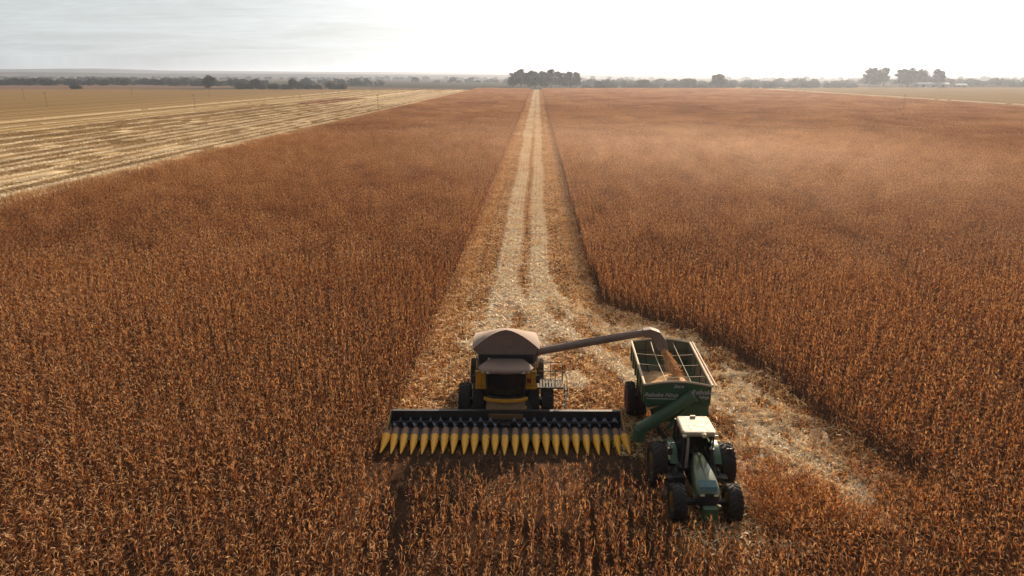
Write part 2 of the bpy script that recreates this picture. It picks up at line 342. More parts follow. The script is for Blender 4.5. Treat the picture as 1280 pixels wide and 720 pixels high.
# ------------------------------------------------------------------ plants
class PM:      # quad soup
    def __init__(s): s.V = []; s.F = []; s.T = []; s.n = 0
    def add(s, V, F, T):
        V = np.asarray(V); F = np.asarray(F); s.V.append(V); s.F.append(F + s.n); s.T.append(np.full(len(F), T) if np.isscalar(T) else np.asarray(T)); s.n += len(V)
    def strip(s, P, Wd, side, T):
        P = np.asarray(P, float); Wd = np.asarray(Wd, float)[:, None]; side = np.asarray(side, float)
        V = np.empty((2 * len(P), 3)); V[0::2] = P - side * Wd / 2; V[1::2] = P + side * Wd / 2
        i = np.arange(len(P) - 1) * 2; s.add(V, np.stack([i, i + 1, i + 3, i + 2], 1), T)
    def data(s): return np.concatenate(s.V), np.concatenate(s.F), np.concatenate(s.T)
def corn_plant(r, nleaf=10, seg=5, fat=1.0, stalk_n=3, tassel=5, ear=True, h=2.0):
    pm = PM(); h = h * r.uniform(0.93, 1.07); lean = r.normal(0, 0.05, 2)
    def axis(z): k = z / h; return np.array([lean[0] * k * k * h, lean[1] * k * k * h, z])
    zs = np.linspace(0, h, 4); rr = [0.016, 0.014, 0.010, 0.004]
    V = np.array([axis(z) + np.array([math.cos(2 * PI * k / stalk_n), math.sin(2 * PI * k / stalk_n), 0]) * q * fat for z, q in zip(zs, rr) for k in range(stalk_n)])
    F = [(i * stalk_n + k, i * stalk_n + (k + 1) % stalk_n, (i + 1) * stalk_n + (k + 1) % stalk_n, (i + 1) * stalk_n + k) for i in range(3) for k in range(stalk_n)]
    pm.add(V, F, 0.35)
    plane = PI / 2 + r.normal(0, 0.25)
    for i in range(nleaf):
        z0 = h * (0.12 + 0.8 * i / nleaf) + r.uniform(-.03, .03)
        a = plane + (PI if i % 2 else 0) + r.normal(0, 0.38)
        L = r.uniform(0.17, 0.42) * (0.75 if i < 2 or i > nleaf - 2 else 1.0); w = r.uniform(0.035, 0.068) * fat
        el = r.uniform(0.6, 1.4); droop = r.uniform(3.2, 7.0) / seg * 5 / 5
        p = axis(z0); P = [p]; d = el; aa = a; st = L / seg
        for k in range(seg):
            P.append(P[-1] + st * np.array([math.cos(aa) * math.cos(d), math.sin(aa) * math.cos(d), math.sin(d)]))
            d -= droop * (5 / seg) * 0.2 * r.uniform(0.5, 1.6); d = max(d, -1.52); aa += r.normal(0, 0.25)
        tw = r.uniform(-0.5, 0.5); side = np.array([-math.sin(a) * math.cos(tw), math.cos(a) * math.cos(tw), math.sin(tw)])
        prof = np.interp(np.linspace(0, 1, seg + 1), [0, 0.3, 0.7, 1], [0.55, 1, 0.8, 0.12])
        tt = r.beta(2.2, 2.2); pm.strip(P, prof * w, side, np.clip(np.linspace(tt - 0.08, tt + 0.15, seg), 0, 1))
    if ear:
        z0 = h * r.uniform(0.42, 0.52); a = plane + r.uniform(-.4, .4); p = axis(z0); dr = np.array([math.cos(a) * 0.55, math.sin(a) * 0.55, r.uniform(-0.95, 0.4)]); dr /= np.linalg.norm(dr)
        u = np.array([-math.sin(a), math.cos(a), 0]); w_ = np.cross(dr, u); V = []
        for tq, q in ((0, .012), (.08, .032), (.18, .030), (.27, .006)):
            for k in range(4): V.append(p + dr * tq + (u * math.cos(k * PI / 2) + w_ * math.sin(k * PI / 2)) * q * fat)
        F = [(i * 4 + k, i * 4 + (k + 1) % 4, (i + 1) * 4 + (k + 1) % 4, (i + 1) * 4 + k) for i in range(3) for k in range(4)]
        pm.add(V, F, 0.9)
    for k in range(tassel):
        a = r.uniform(0, 2 * PI); p = axis(h - 0.03); sp = r.uniform(0.05, 0.16); L = r.uniform(0.16, 0.28)
        P = [p, p + np.array([math.cos(a) * sp * .5, math.sin(a) * sp * .5, L * .65]), p + np.array([math.cos(a) * sp * 1.3, math.sin(a) * sp * 1.3, L * .85])]
        pm.strip(P, np.array([.010, .014, .006]) * fat, (-math.sin(a), math.cos(a), 0), 0.78)
    V, F, T = pm.data(); V[:, 0] *= 0.62          # plants in a row crowd each other: foliage is narrow across the row
    return V, F, T
def place(pm, data, x, y, ang, s, tilt=0.0, ta=0.0, z=0.0, dt=0.0):
    V, F, T = data; ca, sa = math.cos(ang), math.sin(ang); V2 = V * s
    V2 = np.stack([V2[:, 0] * ca - V2[:, 1] * sa, V2[:, 0] * sa + V2[:, 1] * ca, V2[:, 2]], 1)
    if tilt:
        k = np.array([-math.sin(ta), math.cos(ta), 0]); c_, s_ = math.cos(tilt), math.sin(tilt)
        V2 = V2 * c_ + np.cross(k, V2) * s_ + np.outer(V2 @ k, k) * (1 - c_)
    pm.add(V2 + np.array([x, y, z]), F, np.clip(T + dt, 0, 1))
protos = bpy.data.collections.new('crop_prototypes')         # only a source of instances, never linked to the scene
straw_protos = bpy.data.collections.new('straw_prototypes')
def proto(coll, name, data, mat, MI=None):
    me = np_mesh(name, *data, mat, MI); o = bpy.data.objects.new(name, me); coll.objects.link(o); return o
r1 = np.random.default_rng(11)
NP = 10; plants = []
for i in range(NP):
    d = corn_plant(r1, 13, 5); plants.append(proto(protos, 'a%02d_plant' % i, d, 'corn'))
def crop_tile(r, w, l, step, kw, lib_n=8, dt0=0.0):
    lib = [corn_plant(r, **kw) for _ in range(lib_n)]; pm = PM()
    for i in range(int(round(w / 0.5))):
        x = -w / 2 + 0.25 + 0.5 * i; y = -l / 2 + r.uniform(0, step)
        while y < l / 2:
            if r.random() > 0.05: place(pm, lib[r.integers(lib_n)], x + r.normal(0, 0.04), y, r.integers(0, 2) * PI + r.normal(0, 0.3), r.uniform(0.82, 1.12), abs(r.normal(0, 0.06)), r.uniform(0, 6.28), dt=dt0 + r.normal(0, 0.05))
            y += step * r.uniform(0.6, 1.4)
    return pm.data()
for i in range(5): proto(protos, 'b%02d_tile' % i, crop_tile(r1, 2, 2, 0.22, dict(nleaf=11, seg=3, fat=1.3, stalk_n=3, tassel=3, ear=True)), 'corn')
for i in range(4): proto(protos, 'c%02d_tile' % i, crop_tile(r1, 8, 8, 0.4, dict(nleaf=8, seg=2, fat=2.1, stalk_n=3, tassel=3, ear=False), dt0=0.07), 'corn')

def gn_instancer(name, coll, P, var, rot, scl, mat):
    me = bpy.data.meshes.new(name); P = np.asarray(P, np.float32); me.vertices.add(len(P)); me.vertices.foreach_set('co', P.ravel()); me.materials.append(M[mat])
    a = me.attributes.new('var', 'INT', 'POINT'); a.data.foreach_set('value', np.asarray(var, np.int32))
    a = me.attributes.new('rot', 'FLOAT_VECTOR', 'POINT'); a.data.foreach_set('vector', np.asarray(rot, np.float32).ravel())
    a = me.attributes.new('scl', 'FLOAT_VECTOR', 'POINT'); a.data.foreach_set('vector', np.asarray(scl, np.float32).ravel())
    o = bpy.data.objects.new(name, me); COL.objects.link(o)
    g = bpy.data.node_groups.new(name + '_scatter', 'GeometryNodeTree')
    g.interface.new_socket('Geometry', in_out='INPUT', socket_type='NodeSocketGeometry'); g.interface.new_socket('Geometry', in_out='OUTPUT', socket_type='NodeSocketGeometry')
    gi = g.nodes.new('NodeGroupInput'); go = g.nodes.new('NodeGroupOutput')
    ci = g.nodes.new('GeometryNodeCollectionInfo'); ci.inputs['Collection'].default_value = coll; ci.inputs['Separate Children'].default_value = True; ci.inputs['Reset Children'].default_value = True
    iop = g.nodes.new('GeometryNodeInstanceOnPoints'); iop.inputs['Pick Instance'].default_value = True
    def na(nm, tp): q = g.nodes.new('GeometryNodeInputNamedAttribute'); q.data_type = tp; q.inputs['Name'].default_value = nm; return q.outputs['Attribute']
    L = g.links; L.new(gi.outputs[0], iop.inputs['Points']); L.new(ci.outputs[0], iop.inputs['Instance'])
    L.new(na('var', 'INT'), iop.inputs['Instance Index']); L.new(na('rot', 'FLOAT_VECTOR'), iop.inputs['Rotation']); L.new(na('scl', 'FLOAT_VECTOR'), iop.inputs['Scale'])
    L.new(iop.outputs[0], go.inputs[0])
    md = o.modifiers.new('scatter', 'NODES'); md.node_group = g; return o

def in_poly(x, y, poly):
    x = np.asarray(x); y = np.asarray(y); ins = np.zeros(x.shape, bool); n = len(poly)
    for i in range(n):
        x1, y1 = poly[i]; x2, y2 = poly[(i + 1) % n]
        if y1 == y2: continue
        c = ((y1 > y) != (y2 > y)) & (x < (x2 - x1) * (y - y1) / (y2 - y1) + x1); ins ^= c
    return ins
# near plants, one by one
LOD1 = 58.0
P = []; rowx = np.arange(-7.5 - 0.5 * 150, 75, 0.5)
for x in rowx:
    ys = np.cumsum(rng.uniform(0.14, 0.30, 260)) + 15.2
    ys = ys[ys < LOD1]; ok = np.abs(x) < 0.80 * (ys + 5) + 9
    P.append(np.stack([np.full(ok.sum(), x), ys[ok]], 1))
P = np.concatenate(P); P[:, 0] += rng.normal(0, 0.03, len(P))
P = P[rng.random(len(P)) > 0.04]
x, y = P[:, 0], P[:, 1]
wig = rng.normal(0, 0.12, len(P))
cleared = ((x > XL) & (x < XR) & (y > 28.9)) | in_poly(x + wig, y + wig, CLEAR) | ((x > 5.3) & (x < 8.95) & (y > 21.5) & (y < 30))
front_edge = 24.6 + 0.35 * np.sin(x * 1.3) + rng.normal(0, 0.25, len(P))
low = (x > XL + 0.1) & (x < 5.3) & (y > front_edge) & ~cleared
gap = (np.abs(x + 4.9 + (y - 20) * 0.12 + 0.12 * np.sin(y * 2.1)) < rng.uniform(0.12, 0.4, len(x))) & (y < 25.2)
gap |= low & (y > 27.9) & (rng.random(len(x)) < 0.35)
gap |= (np.abs(x - (29.5 + (y - 47) * 0.2)) < 0.3) & (y > 35)
keep = ~cleared & ~gap; Pn = P[keep]; low = low[keep]; n = len(Pn)
var = rng.integers(0, NP, n); rot = np.stack([rng.normal(0, 0.07, n), rng.normal(0, 0.06, n), rng.integers(0, 2, n) * PI + rng.normal(0, 0.2, n)], 1)
edge_l = (Pn[:, 0] < XL) & (Pn[:, 0] > XL - 0.8) & (Pn[:, 1] > 26); rot[edge_l, 1] += rng.normal(0.08, 0.12, edge_l.sum())
scl = np.repeat(rng.uniform(0.80, 1.14, n)[:, None], 3, 1)
scl[low, 2] *= rng.uniform(0.7, 1.3, low.sum()) * np.interp(Pn[low, 1], [24.6, 26.2, 28.5], [0.5, 0.24, 0.15]); scl[low, :2] *= 0.75; rot[low, :2] += rng.normal(0, 0.45, (low.sum(), 2))
dist = np.hypot(Pn[:, 0], Pn[:, 1])
# project to find those in the frame's bottom edge
pit, yaw = R(17.375), R(2.05)
def project(X, Y, Z):
    dx, dy, dz = X, Y, Z - CAM_H
    fx = -math.sin(yaw) * math.cos(pit) * dx + math.cos(yaw) * math.cos(pit) * dy - math.sin(pit) * dz
    rx = math.cos(yaw) * dx + math.sin(yaw) * dy; uy = -math.sin(yaw) * math.sin(pit) * dx + math.cos(yaw) * math.sin(pit) * dy + math.cos(pit) * dz
    return rx / fx * 24 / 36, uy / fx * 24 / 36
u, v = project(Pn[:, 0], Pn[:, 1], 1.3); vis = (np.abs(u) < 0.49) & (v > -0.27)
order = np.argsort(np.where(vis, dist, 1e9))[:300]
single = np.zeros(n, bool); single[order] = True
for k, i in enumerate(order):
    o = bpy.data.objects.new('corn_plant', plants[var[i]].data); COL.objects.link(o)
    o.location = (Pn[i, 0], Pn[i, 1], 0.004); o.rotation_euler = rot[i]; o.scale = scl[i]
    tag(o, 'dry rust brown corn plant in the nearest band of standing crop along the bottom edge', 'corn plant', 'nearest dry corn plants of the standing crop')
rest = ~single
CP = [np.concatenate([Pn[rest], np.full((rest.sum(), 1), 0.004)], 1)]; CV = [var[rest]]; CR = [rot[rest]]; CS = [scl[rest]]
# trampled plants inside the turn
q = rng.uniform([5, 22.8], [17.5, 34], (9000, 2)); ok = in_poly(q[:, 0], q[:, 1], CLEAR) & ~((q[:, 0] < 9.2) & (q[:, 0] > 5.0))
lane = np.abs(q[:, 0] - (9.6 + (36 - q[:, 1]) * 0.42)) / 1.0       # the pale wheelings
edge = np.clip((30.0 - q[:, 1]) / 5.5, 0, 1)
ok &= (rng.random(len(q)) < 0.09 + 0.75 * edge * (lane > 1.0)) & ((lane > 0.8) | (rng.random(len(q)) < 0.1)); q = q[ok]; k = len(q)
sc_ = rng.uniform(0.45, 0.8, k); hz = rng.uniform(0.35, 0.75, k) * (0.6 + 0.7 * np.clip((28.5 - q[:, 1]) / 4.5, 0, 1))
CP.append(np.concatenate([q, np.full((k, 1), 0.014)], 1)); CV.append(rng.integers(0, NP, k))
CR.append(np.stack([rng.normal(0, 0.6, k), rng.normal(0, 0.6, k), rng.uniform(0, 6.28, k)], 1)); CS.append(np.stack([sc_, sc_, hz], 1))
# bent and broken plants along the cut edges
for ex, sg, n_e in ((XL, 1, 1500), (XR, -1, 700)):
    ye = rng.uniform(30, 420, n_e) if sg > 0 else rng.uniform(52, 420, n_e); xe = ex - sg * 0.15 + sg * np.minimum(rng.exponential(0.45, n_e), 1.8)
    hz = rng.uniform(0.2, 0.75, n_e) * np.exp(-np.abs(xe - ex) * 0.5); CP.append(np.stack([xe, ye, np.full(n_e, 0.01)], 1)); CV.append(rng.integers(0, NP, n_e))
    CR.append(np.stack([rng.normal(0, 0.4, n_e), rng.normal(0, 0.4, n_e), rng.uniform(0, 6.28, n_e)], 1)); CS.append(np.stack([np.full(n_e, 0.9), np.full(n_e, 0.9), hz], 1))
# middle distance: 2 m tiles, far: 8 m tiles
def grid_tiles(x0, x1, y0, y1, s, frustum=True):
    out = []
    nx = int(round((x1 - x0) / s)); ny = int(math.ceil((y1 - y0) / s))
    gx, gy = np.meshgrid(x0 + s / 2 + np.arange(nx) * s, y0 + s / 2 + np.arange(ny) * s); gx = gx.ravel(); gy = gy.ravel()
    if frustum: k = np.abs(gx) < 0.80 * (gy + 5) + 14; gx, gy = gx[k], gy[k]
    return np.stack([gx, gy, np.full(len(gx), 0.004)], 1)
LOD2 = 190.0
mid = np.concatenate([grid_tiles(XL - 64, XL, LOD1, LOD2, 2), grid_tiles(XR, XR + 200, LOD1, LOD2, 2)])
far = np.concatenate([grid_tiles(XL - 64, XL, LOD2, FIELD_END, 8), grid_tiles(XR, XR + 248, LOD2, FIELD_END, 8)])
lumpt = grid_tiles(-152, -128, 430, 520, 8)                     # the uncut patch left in the stubble
far = np.concatenate([far, lumpt])
# sprayer wheelings curving through the right part of the crop: leave thin tiles out
def wheeling(Y): return np.interp(Y, [58, 75, 100, 140, 190, 300, 430], [31, 33, 36, 40.5, 46, 60, 70])
for A, base, nv, s in ((mid, NP, 5, 2), (far, NP + 5, 4, 8)):
    k = len(A); CP.append(A); CV.append(base + rng.integers(0, nv, k))
    rz = rng.integers(0, 2, k) * PI; CR.append(np.stack([np.zeros(k), np.zeros(k), rz], 1))
    sz = rng.normal(1.0, 0.03, k)
    if s == 8: sz[-len(lumpt):] = 0.3
    if s == 2: dq = np.abs(A[:, 0] - wheeling(A[:, 1])); sz = np.where(dq < 1.0, 0.80, sz)
    CS.append(np.stack([np.ones(k), np.ones(k), sz], 1))
crop = gn_instancer('corn_crop', protos, np.concatenate(CP), np.concatenate(CV), np.concatenate(CR), np.concatenate(CS), 'corn')
tag(crop, 'dense dry rust brown corn crop standing on both sides of the harvested strip', 'crop', kind='stuff')

# straw on the harvested strip
def straw_tile(r, w, l, nleaf, stub_h, dt, step=0.22, rows=True, lift=0.10, size=1.0, seg=3):
    pm = PM()
    if rows:
        for i in range(int(round(w / 0.5))):
            x = -w / 2 + 0.25 + 0.5 * i; y = -l / 2 + r.uniform(0, step)
            while y < l / 2:
                h = stub_h * r.uniform(0.5, 1.4); a = r.uniform(0, 6.28); t1 = r.normal(0, 0.22, 2); p = np.array([x + r.normal(0, .03), y, 0])
                pm.strip([p, p + np.array([t1[0] * h, t1[1] * h, h])], [0.026 * size, 0.022 * size], (math.cos(a), math.sin(a), 0), r.uniform(0.35, 0.8))
                a += 1.57; pm.strip([p, p + np.array([t1[0] * h, t1[1] * h, h])], [0.026 * size, 0.022 * size], (math.cos(a), math.sin(a), 0), r.uniform(0.35, 0.8))
                y += step * r.uniform(0.6, 1.5)
    for i in range(nleaf):
        a = r.uniform(0, 6.28); L = r.uniform(0.2, 0.65) * size; p = np.array([r.uniform(-w / 2, w / 2), r.uniform(-l / 2, l / 2), r.uniform(0.01, lift)]); P = [p]; d = r.uniform(-0.2, 0.8); aa = a
        for k in range(seg):
            p = P[-1] + L / seg * np.array([math.cos(aa) * math.cos(d), math.sin(aa) * math.cos(d), math.sin(d)]); p[2] = max(p[2], 0.008); P.append(p); d -= r.uniform(0.1, 1.0); aa += r.normal(0, 0.5)
        tw = r.uniform(-0.7, 0.7); tb = np.clip(r.beta(0.9, 0.8) + dt, 0, 1)
        pm.strip(P, np.interp(np.linspace(0, 1, seg + 1), [0, .4, 1], [.6, 1, .3]) * (r.uniform(0.02, 0.06) if r.random() < .75 else r.uniform(0.07, 0.13)) * size, (-math.sin(a) * math.cos(tw), math.cos(a) * math.cos(tw), math.sin(tw)), tb)
    return pm.data()
for i in range(5): proto(straw_protos, 'a%02d' % i, straw_tile(r1, 2, 2, 360, 0.32, 0.0), 'litter')
for i in range(4): proto(straw_protos, 'b%02d' % i, straw_tile(r1, 1.2, 2, 900, 0.08, 0.4, rows=False, lift=0.05), 'pale')
for i in range(3): proto(straw_protos, 'c%02d' % i, straw_tile(r1, 2, 8, 900, 0.36, 0.0, step=0.25, size=1.4, seg=2), 'litter')
for i in range(3): proto(straw_protos, 'd%02d' % i, straw_tile(r1, 1.2, 8, 1100, 0.08, 0.4, rows=False, lift=0.05, size=1.8, seg=2), 'pale')
SP, SV, SR, SS = [], [], [], []
def sput(pts, base, nv, sx=1.0, z=0.012, rz=None, szr=(0.8, 1.3)):
    pts = np.asarray(pts, float); k = len(pts); SP.append(np.stack([pts[:, 0], pts[:, 1], np.full(k, z)], 1)); SV.append(base + rng.integers(0, nv, k))
    rzz = rng.integers(0, 2, k) * PI if rz is None else rz; SR.append(np.stack([np.zeros(k), np.zeros(k), np.broadcast_to(rzz, (k,))], 1)); SS.append(np.stack([np.full(k, sx), np.ones(k), rng.uniform(*szr, k)], 1))
gx, gy = np.meshgrid(XL + 1 + 2 * np.arange(6), np.arange(31.5, 200, 2)); sput(np.stack([gx.ravel(), gy.ravel()], 1), 0, 5)
gx, gy = np.meshgrid(XL + 1 + 2 * np.arange(6), np.arange(204.5, FIELD_END, 8)); sput(np.stack([gx.ravel(), gy.ravel()], 1), 9, 3)
gx, gy = np.meshgrid([XL + 0.7, XR - 0.75], np.arange(31.5, 200, 2)); sput(np.stack([gx.ravel(), gy.ravel()], 1), 0, 5, z=0.014)
for lx in (-2.6, 0.25):
    wl = 1.42 if lx < 0 else 1.2
    yy = np.arange(37, 200, 2.0); sput(np.stack([lx + 0.12 * np.sin(yy / 9), yy], 1), 5, 4, wl, 0.07)
    yy = np.arange(204, FIELD_END, 8.0); sput(np.stack([np.full(len(yy), lx), yy], 1), 12, 3, wl, 0.07)
gx, gy = np.meshgrid(np.arange(5.2, 18.5, 1.7), np.arange(23, 52, 1.7)); gx = gx.ravel(); gy = gy.ravel()
k = in_poly(gx, gy, CLEAR) & in_poly(gx - 0.9, gy, [(p[0] + 0.9, p[1]) if p[0] < 4.8 else p for p in CLEAR] if False else CLEAR) | in_poly(gx, gy, CLEAR)
gx, gy = gx[k], gy[k]; sput(np.stack([gx, gy], 1), 0, 5, rz=rng.uniform(0, 6.28, len(gx)))
# pale wheelings that curve away from the strip into the turn
yy = np.arange(25.5, 60, 1.3)
lx1 = np.interp(yy, [25.5, 28, 31, 34, 37, 41, 46, 52, 60], [13.9, 13.0, 11.7, 10.5, 9.5, 7.7, 5.0, 1.8, 0.3])
ang = np.interp(yy, [25.5, 34, 41, 50, 60], [0.40, 0.36, 0.45, 0.5, 0.0])
kk = yy > 27.5
for o_ in (-0.55, 0.5): sput(np.stack([lx1[kk] + o_ + rng.normal(0, 0.25, kk.sum()), yy[kk]], 1), 5, 4, 0.55, 0.05, ang[kk] + rng.normal(0, 0.3, kk.sum()))
q = rng.uniform([5.5, 26], [16.5, 47], (150, 2)); q = q[in_poly(q[:, 0], q[:, 1], CLEAR) & in_poly(q[:, 0] + 1.2, q[:, 1] + 0.5, CLEAR)]; sput(q, 5, 4, 0.35, 0.04, rng.uniform(0, 6.28, len(q)))
lx2 = np.interp(yy, [25.5, 31, 36, 41, 46, 52, 60], [11.2, 8.4, 6.6, 4.4, 1.6, -1.6, -2.7]); k = yy > 33.5
sput(np.stack([lx2[k], yy[k]], 1), 5, 4, 1.0, 0.08, ang[k])
# loose chaff thrown over the strip behind the combine
q = np.stack([rng.uniform(-4.2, 4.0, 20), rng.uniform(35.5, 52, 20)], 1); sput(q, 5, 4, 0.7, 0.05, rng.uniform(0, 6.28, 20))
straw = gn_instancer('corn_straw', straw_protos, np.concatenate(SP), np.concatenate(SV), np.concatenate(SR), np.concatenate(SS), 'litter')
tag(straw, 'pale golden straw and stubble left on the harvested strip behind the combine', 'straw', kind='stuff')
# stubble of the harvested field on the left, in windrows
LP, LV, LR_, LS = [], [], [], []
stub_protos = bpy.data.collections.new('stubble_prototypes')
for i in range(3): proto(stub_protos, 'a%02d' % i, straw_tile(r1, 8, 8, 900, 0.32, -0.12, step=0.5, size=1.5, seg=2), 'stubble')
for i in range(3): proto(stub_protos, 'b%02d' % i, straw_tile(r1, 2.4, 8, 1500, 0.1, 0.3, rows=False, size=1.4, seg=2, lift=0.08), 'pale')
A = grid_tiles(FL - 96, FL, 64, 420, 8); A = A[rng.random(len(A)) < 0.85]; LP.append(A); LV.append(rng.integers(0, 3, len(A))); LR_.append(np.zeros((len(A), 3))); LS.append(np.stack([np.ones(len(A)), np.ones(len(A)), rng.uniform(0.7, 1.2, len(A))], 1))
for wx, wd in ((-74, 0.8), (-79.5, 1.2), (-84.5, 0.5), (-89, 1.4), (-93.5, 0.6), (-101, 1.1), (-106, 0.5), (-112, 1.2), (-119, 0.5), (-127, 0.9), (-137, 0.6), (-149, 0.9), (-163, 0.6), (-181, 0.7), (-203, 0.5)):
    yy = np.arange(70, 760, 8.0); yy = yy[rng.random(len(yy)) < 0.93]; k = len(yy)
    LP.append(np.stack([wx + 0.35 * np.sin(yy / 60 + wx), yy, np.full(k, 0.06)], 1)); LV.append(3 + rng.integers(0, 3, k)); LR_.append(np.zeros((k, 3))); LS.append(np.stack([np.full(k, wd * 0.75) * rng.uniform(0.85, 1.15, k), np.ones(k), rng.uniform(0.7, 1.3, k)], 1))
for wx, wd in ((256, 0.9), (260.5, 0.5), (268, 1.1), (274, 0.6), (289, 0.8)):
    yy = np.arange(300, 900, 8.0); yy = yy[rng.random(len(yy)) < 0.9]; k = len(yy)
    LP.append(np.stack([wx + 0.35 * np.sin(yy / 60 + wx), yy, np.full(k, 0.06)], 1)); LV.append(3 + rng.integers(0, 3, k)); LR_.append(np.zeros((k, 3))); LS.append(np.stack([np.full(k, wd), np.ones(k), np.ones(k)], 1))
sf = gn_instancer('field_stubble', stub_protos, np.concatenate(LP), np.concatenate(LV), np.concatenate(LR_), np.concatenate(LS), 'litter')
tag(sf, 'striped golden stubble with pale straw windrows on the cut fields beside the corn', 'stubble', kind='stuff')

# ------------------------------------------------------------------ wheels
def wheel(parent, x, y, rad, width, rimmat, side, lugs=22):
    hub = MB(); rw = rad * 0.56
    hub.lathe_x([(-0.05 * side, 0.001), (-0.05 * side, rw * .35), (0.05 * side, rw * .35), (0.09 * side, rw * .18), (0.09 * side, 0.001)], 0, 0, 0, 16)
    for k in range(8): a = k * PI / 4; hub.tube([(0.05 * side, math.cos(a) * rw * .27, math.sin(a) * rw * .27), (0.09 * side, math.cos(a) * rw * .27, math.sin(a) * rw * .27)], 0.018, 6)
    h = hub.build('wheel', 'dark_grey', parent, smooth=True); h.location = (x, y, rad * 0.985)
    rm = MB(); w = width
    rm.lathe_x([(-w * .42, rw), (-w * .42, rw * .93), (-w * .2, rw * .86), (side * .0 - .01, rw * .84), (side * .02 - .01, rw * .3), (side * .02 + .01, rw * .3), (side * .0 + .01, rw * .84), (w * .2, rw * .86), (w * .42, rw * .93), (w * .42, rw)], 0, 0, 0, 28)
    rm.build('rim', rimmat, h, smooth=True)
    ty = MB(); hw = w / 2
    prof = [(-hw * .84, rw * .97), (-hw * .98, rad * .72), (-hw, rad * .84), (-hw * .86, rad * .93), (-hw * .4, rad * .955), (0, rad * .96), (hw * .4, rad * .955), (hw * .86, rad * .93), (hw, rad * .84), (hw * .98, rad * .72), (hw * .84, rw * .97)]
    ty.lathe_x(prof, 0, 0, 0, 36)
    for k in range(lugs):
        for s in (-1, 1):
            a0 = 2 * PI * (k + (0.5 if s > 0 else 0)) / lugs; n = 4; rings = []
            for j in range(n + 1):
                f = j / n; xx = s * (0.02 + f * (hw * 1.0 - 0.02)); a = a0 + f * 0.22
                ro = rad * (1.0 - 0.06 * f ** 3); ri = rad * (0.93 if f < 0.8 else 0.80); dw = 0.030 / rad
                rings.append([(xx, q * math.cos(a + e), q * math.sin(a + e)) for q, e in ((ri, -dw * 1.3), (ro, -dw), (ro, dw), (ri, dw * 1.3))])
            ty.loft(rings)
    ty.build('tyre', 'rubber', h); return h

# ------------------------------------------------------------------ combine harvester (faces -Y)
cb = empty('combine_harvester', (-1.48, 32.75, 0.012), R(1.6))
tag(cb, 'dusty yellow combine harvester with a wide row of yellow snouts, unloading tube out', 'combine harvester')
b_ = MB()                                                            # body shell
side = [(-0.35, 1.15), (-0.35, 3.0), (0.3, 3.15), (3.4, 3.15), (5.2, 2.9), (5.9, 2.2), (5.9, 1.2), (4.0, 0.95), (1.0, 0.85)]
b_.loft([[(xx, y_, z_) for y_, z_ in side] for xx in (-1.5, 1.5)])
b_.build('body', 'dark_grey', cb, bevel=0.03)
for s in (-1, 1):
    p_ = MB(); p_.loft([[(xx, y_, z_) for y_, z_ in [(0.35, 1.35), (0.35, 3.0), (3.5, 3.0), (4.9, 2.75), (5.6, 2.15), (5.6, 1.4), (3.6, 1.15)]] for xx in ((1.50 * s, 1.58 * s) if s > 0 else (-1.58, -1.50))])
    p_.build('side_panel', 'yellow', cb, bevel=0.03)
    f_ = MB(); cx = 1.27 * s                                          # yellow front shields beside the cab
    f_.box((cx, -0.50, 2.42), (0.62, 0.16, 1.0)); f_.box((cx, -0.585, 2.42), (0.50, 0.03, 0.86))
    fs = f_.build('front_shield', 'yellow', cb, bevel=0.03)
sm = MB()
for s in (-1, 1):
    sm.bar((s * 1.27, -0.605, 1.99), (s * 1.27, -0.605, 2.85), 0.012, 0.012); sm.bar((s * 1.03, -0.606, 2.15), (s * 1.51, -0.606, 2.15), 0.012, 0.012)
    sm.tube([(s * 1.03, -0.62, 2.2), (s * 1.03, -0.70, 2.25), (s * 1.03, -0.70, 2.8), (s * 1.03, -0.62, 2.85)], 0.014, 6)
    sm.bar((s * 1.43, 0.10, 3.08), (s * 1.43, 2.9, 3.08), 0.05, 0.05); sm.tube([(s * 1.43, 0.05, 3.05), (s * 1.66, 0.1, 3.86)], 0.022, 6)
sm.build('grab_rail', 'rail_black', cb)
lm = MB(); lm.box((1.20, -0.62, 2.42), (0.22, 0.05, 0.26)); lm.tube([(1.2, -0.66, 2.42), (1.2, -0.64, 2.42)], 0.09, 12); lm.build('tail_lamp', 'red', cb, bevel=0.01)
# cab
g_ = MB()
def cabring(z, wf, wb, yf, yb, bow=0.16):
    pts = [(-wb, yb, z)]
    for k in range(9): f = k / 8; pts.append((-wf + 2 * wf * f, yf - bow * math.sin(PI * f), z))
    pts.append((wb, yb, z)); return pts
g_.loft([cabring(1.72, 0.86, 0.92, -0.92, 0.1), cabring(2.3, 0.93, 0.95, -1.06, 0.1), cabring(3.1, 0.97, 0.97, -1.0, 0.1)])
cabo = g_.build('cab', 'glass', cb, smooth=True)
fr = MB()
for s in (-1, 1):
    fr.bar((s * 0.89, -0.95, 1.72), (s * 0.96, -1.09, 2.3), 0.07, 0.06); fr.bar((s * 0.96, -1.09, 2.3), (s * 1.0, -1.03, 3.12), 0.07, 0.06)
fr.bar((0.05, -1.12, 1.80), (0.35, -1.25, 2.35), 0.02, 0.02)            # wiper
fr.box((0, -1.02, 1.70), (1.8, 0.16, 0.08))
fr.build('cab_frame', 'black', cabo)
rf = MB()                                                             # cab roof, wide rounded front, narrow back
def roofring(k, z, dz=0):
    pts = []
    out = [(-1.08, 0.05), (-1.32, -0.45), (-1.42, -0.75), (-1.25, -1.10), (-0.8, -1.26), (0, -1.34), (0.8, -1.26), (1.25, -1.10), (1.42, -0.75), (1.32, -0.45), (1.08, 0.05), (0.98, 0.55), (-0.98, 0.55)]
    return [(x_ * k, -0.35 + (y_ + 0.35) * k, z) for x_, y_ in out]
rf.loft([roofring(0.96, 3.08), roofring(1.0, 3.13), roofring(1.0, 3.19), roofring(0.93, 3.28), roofring(0.78, 3.32)])
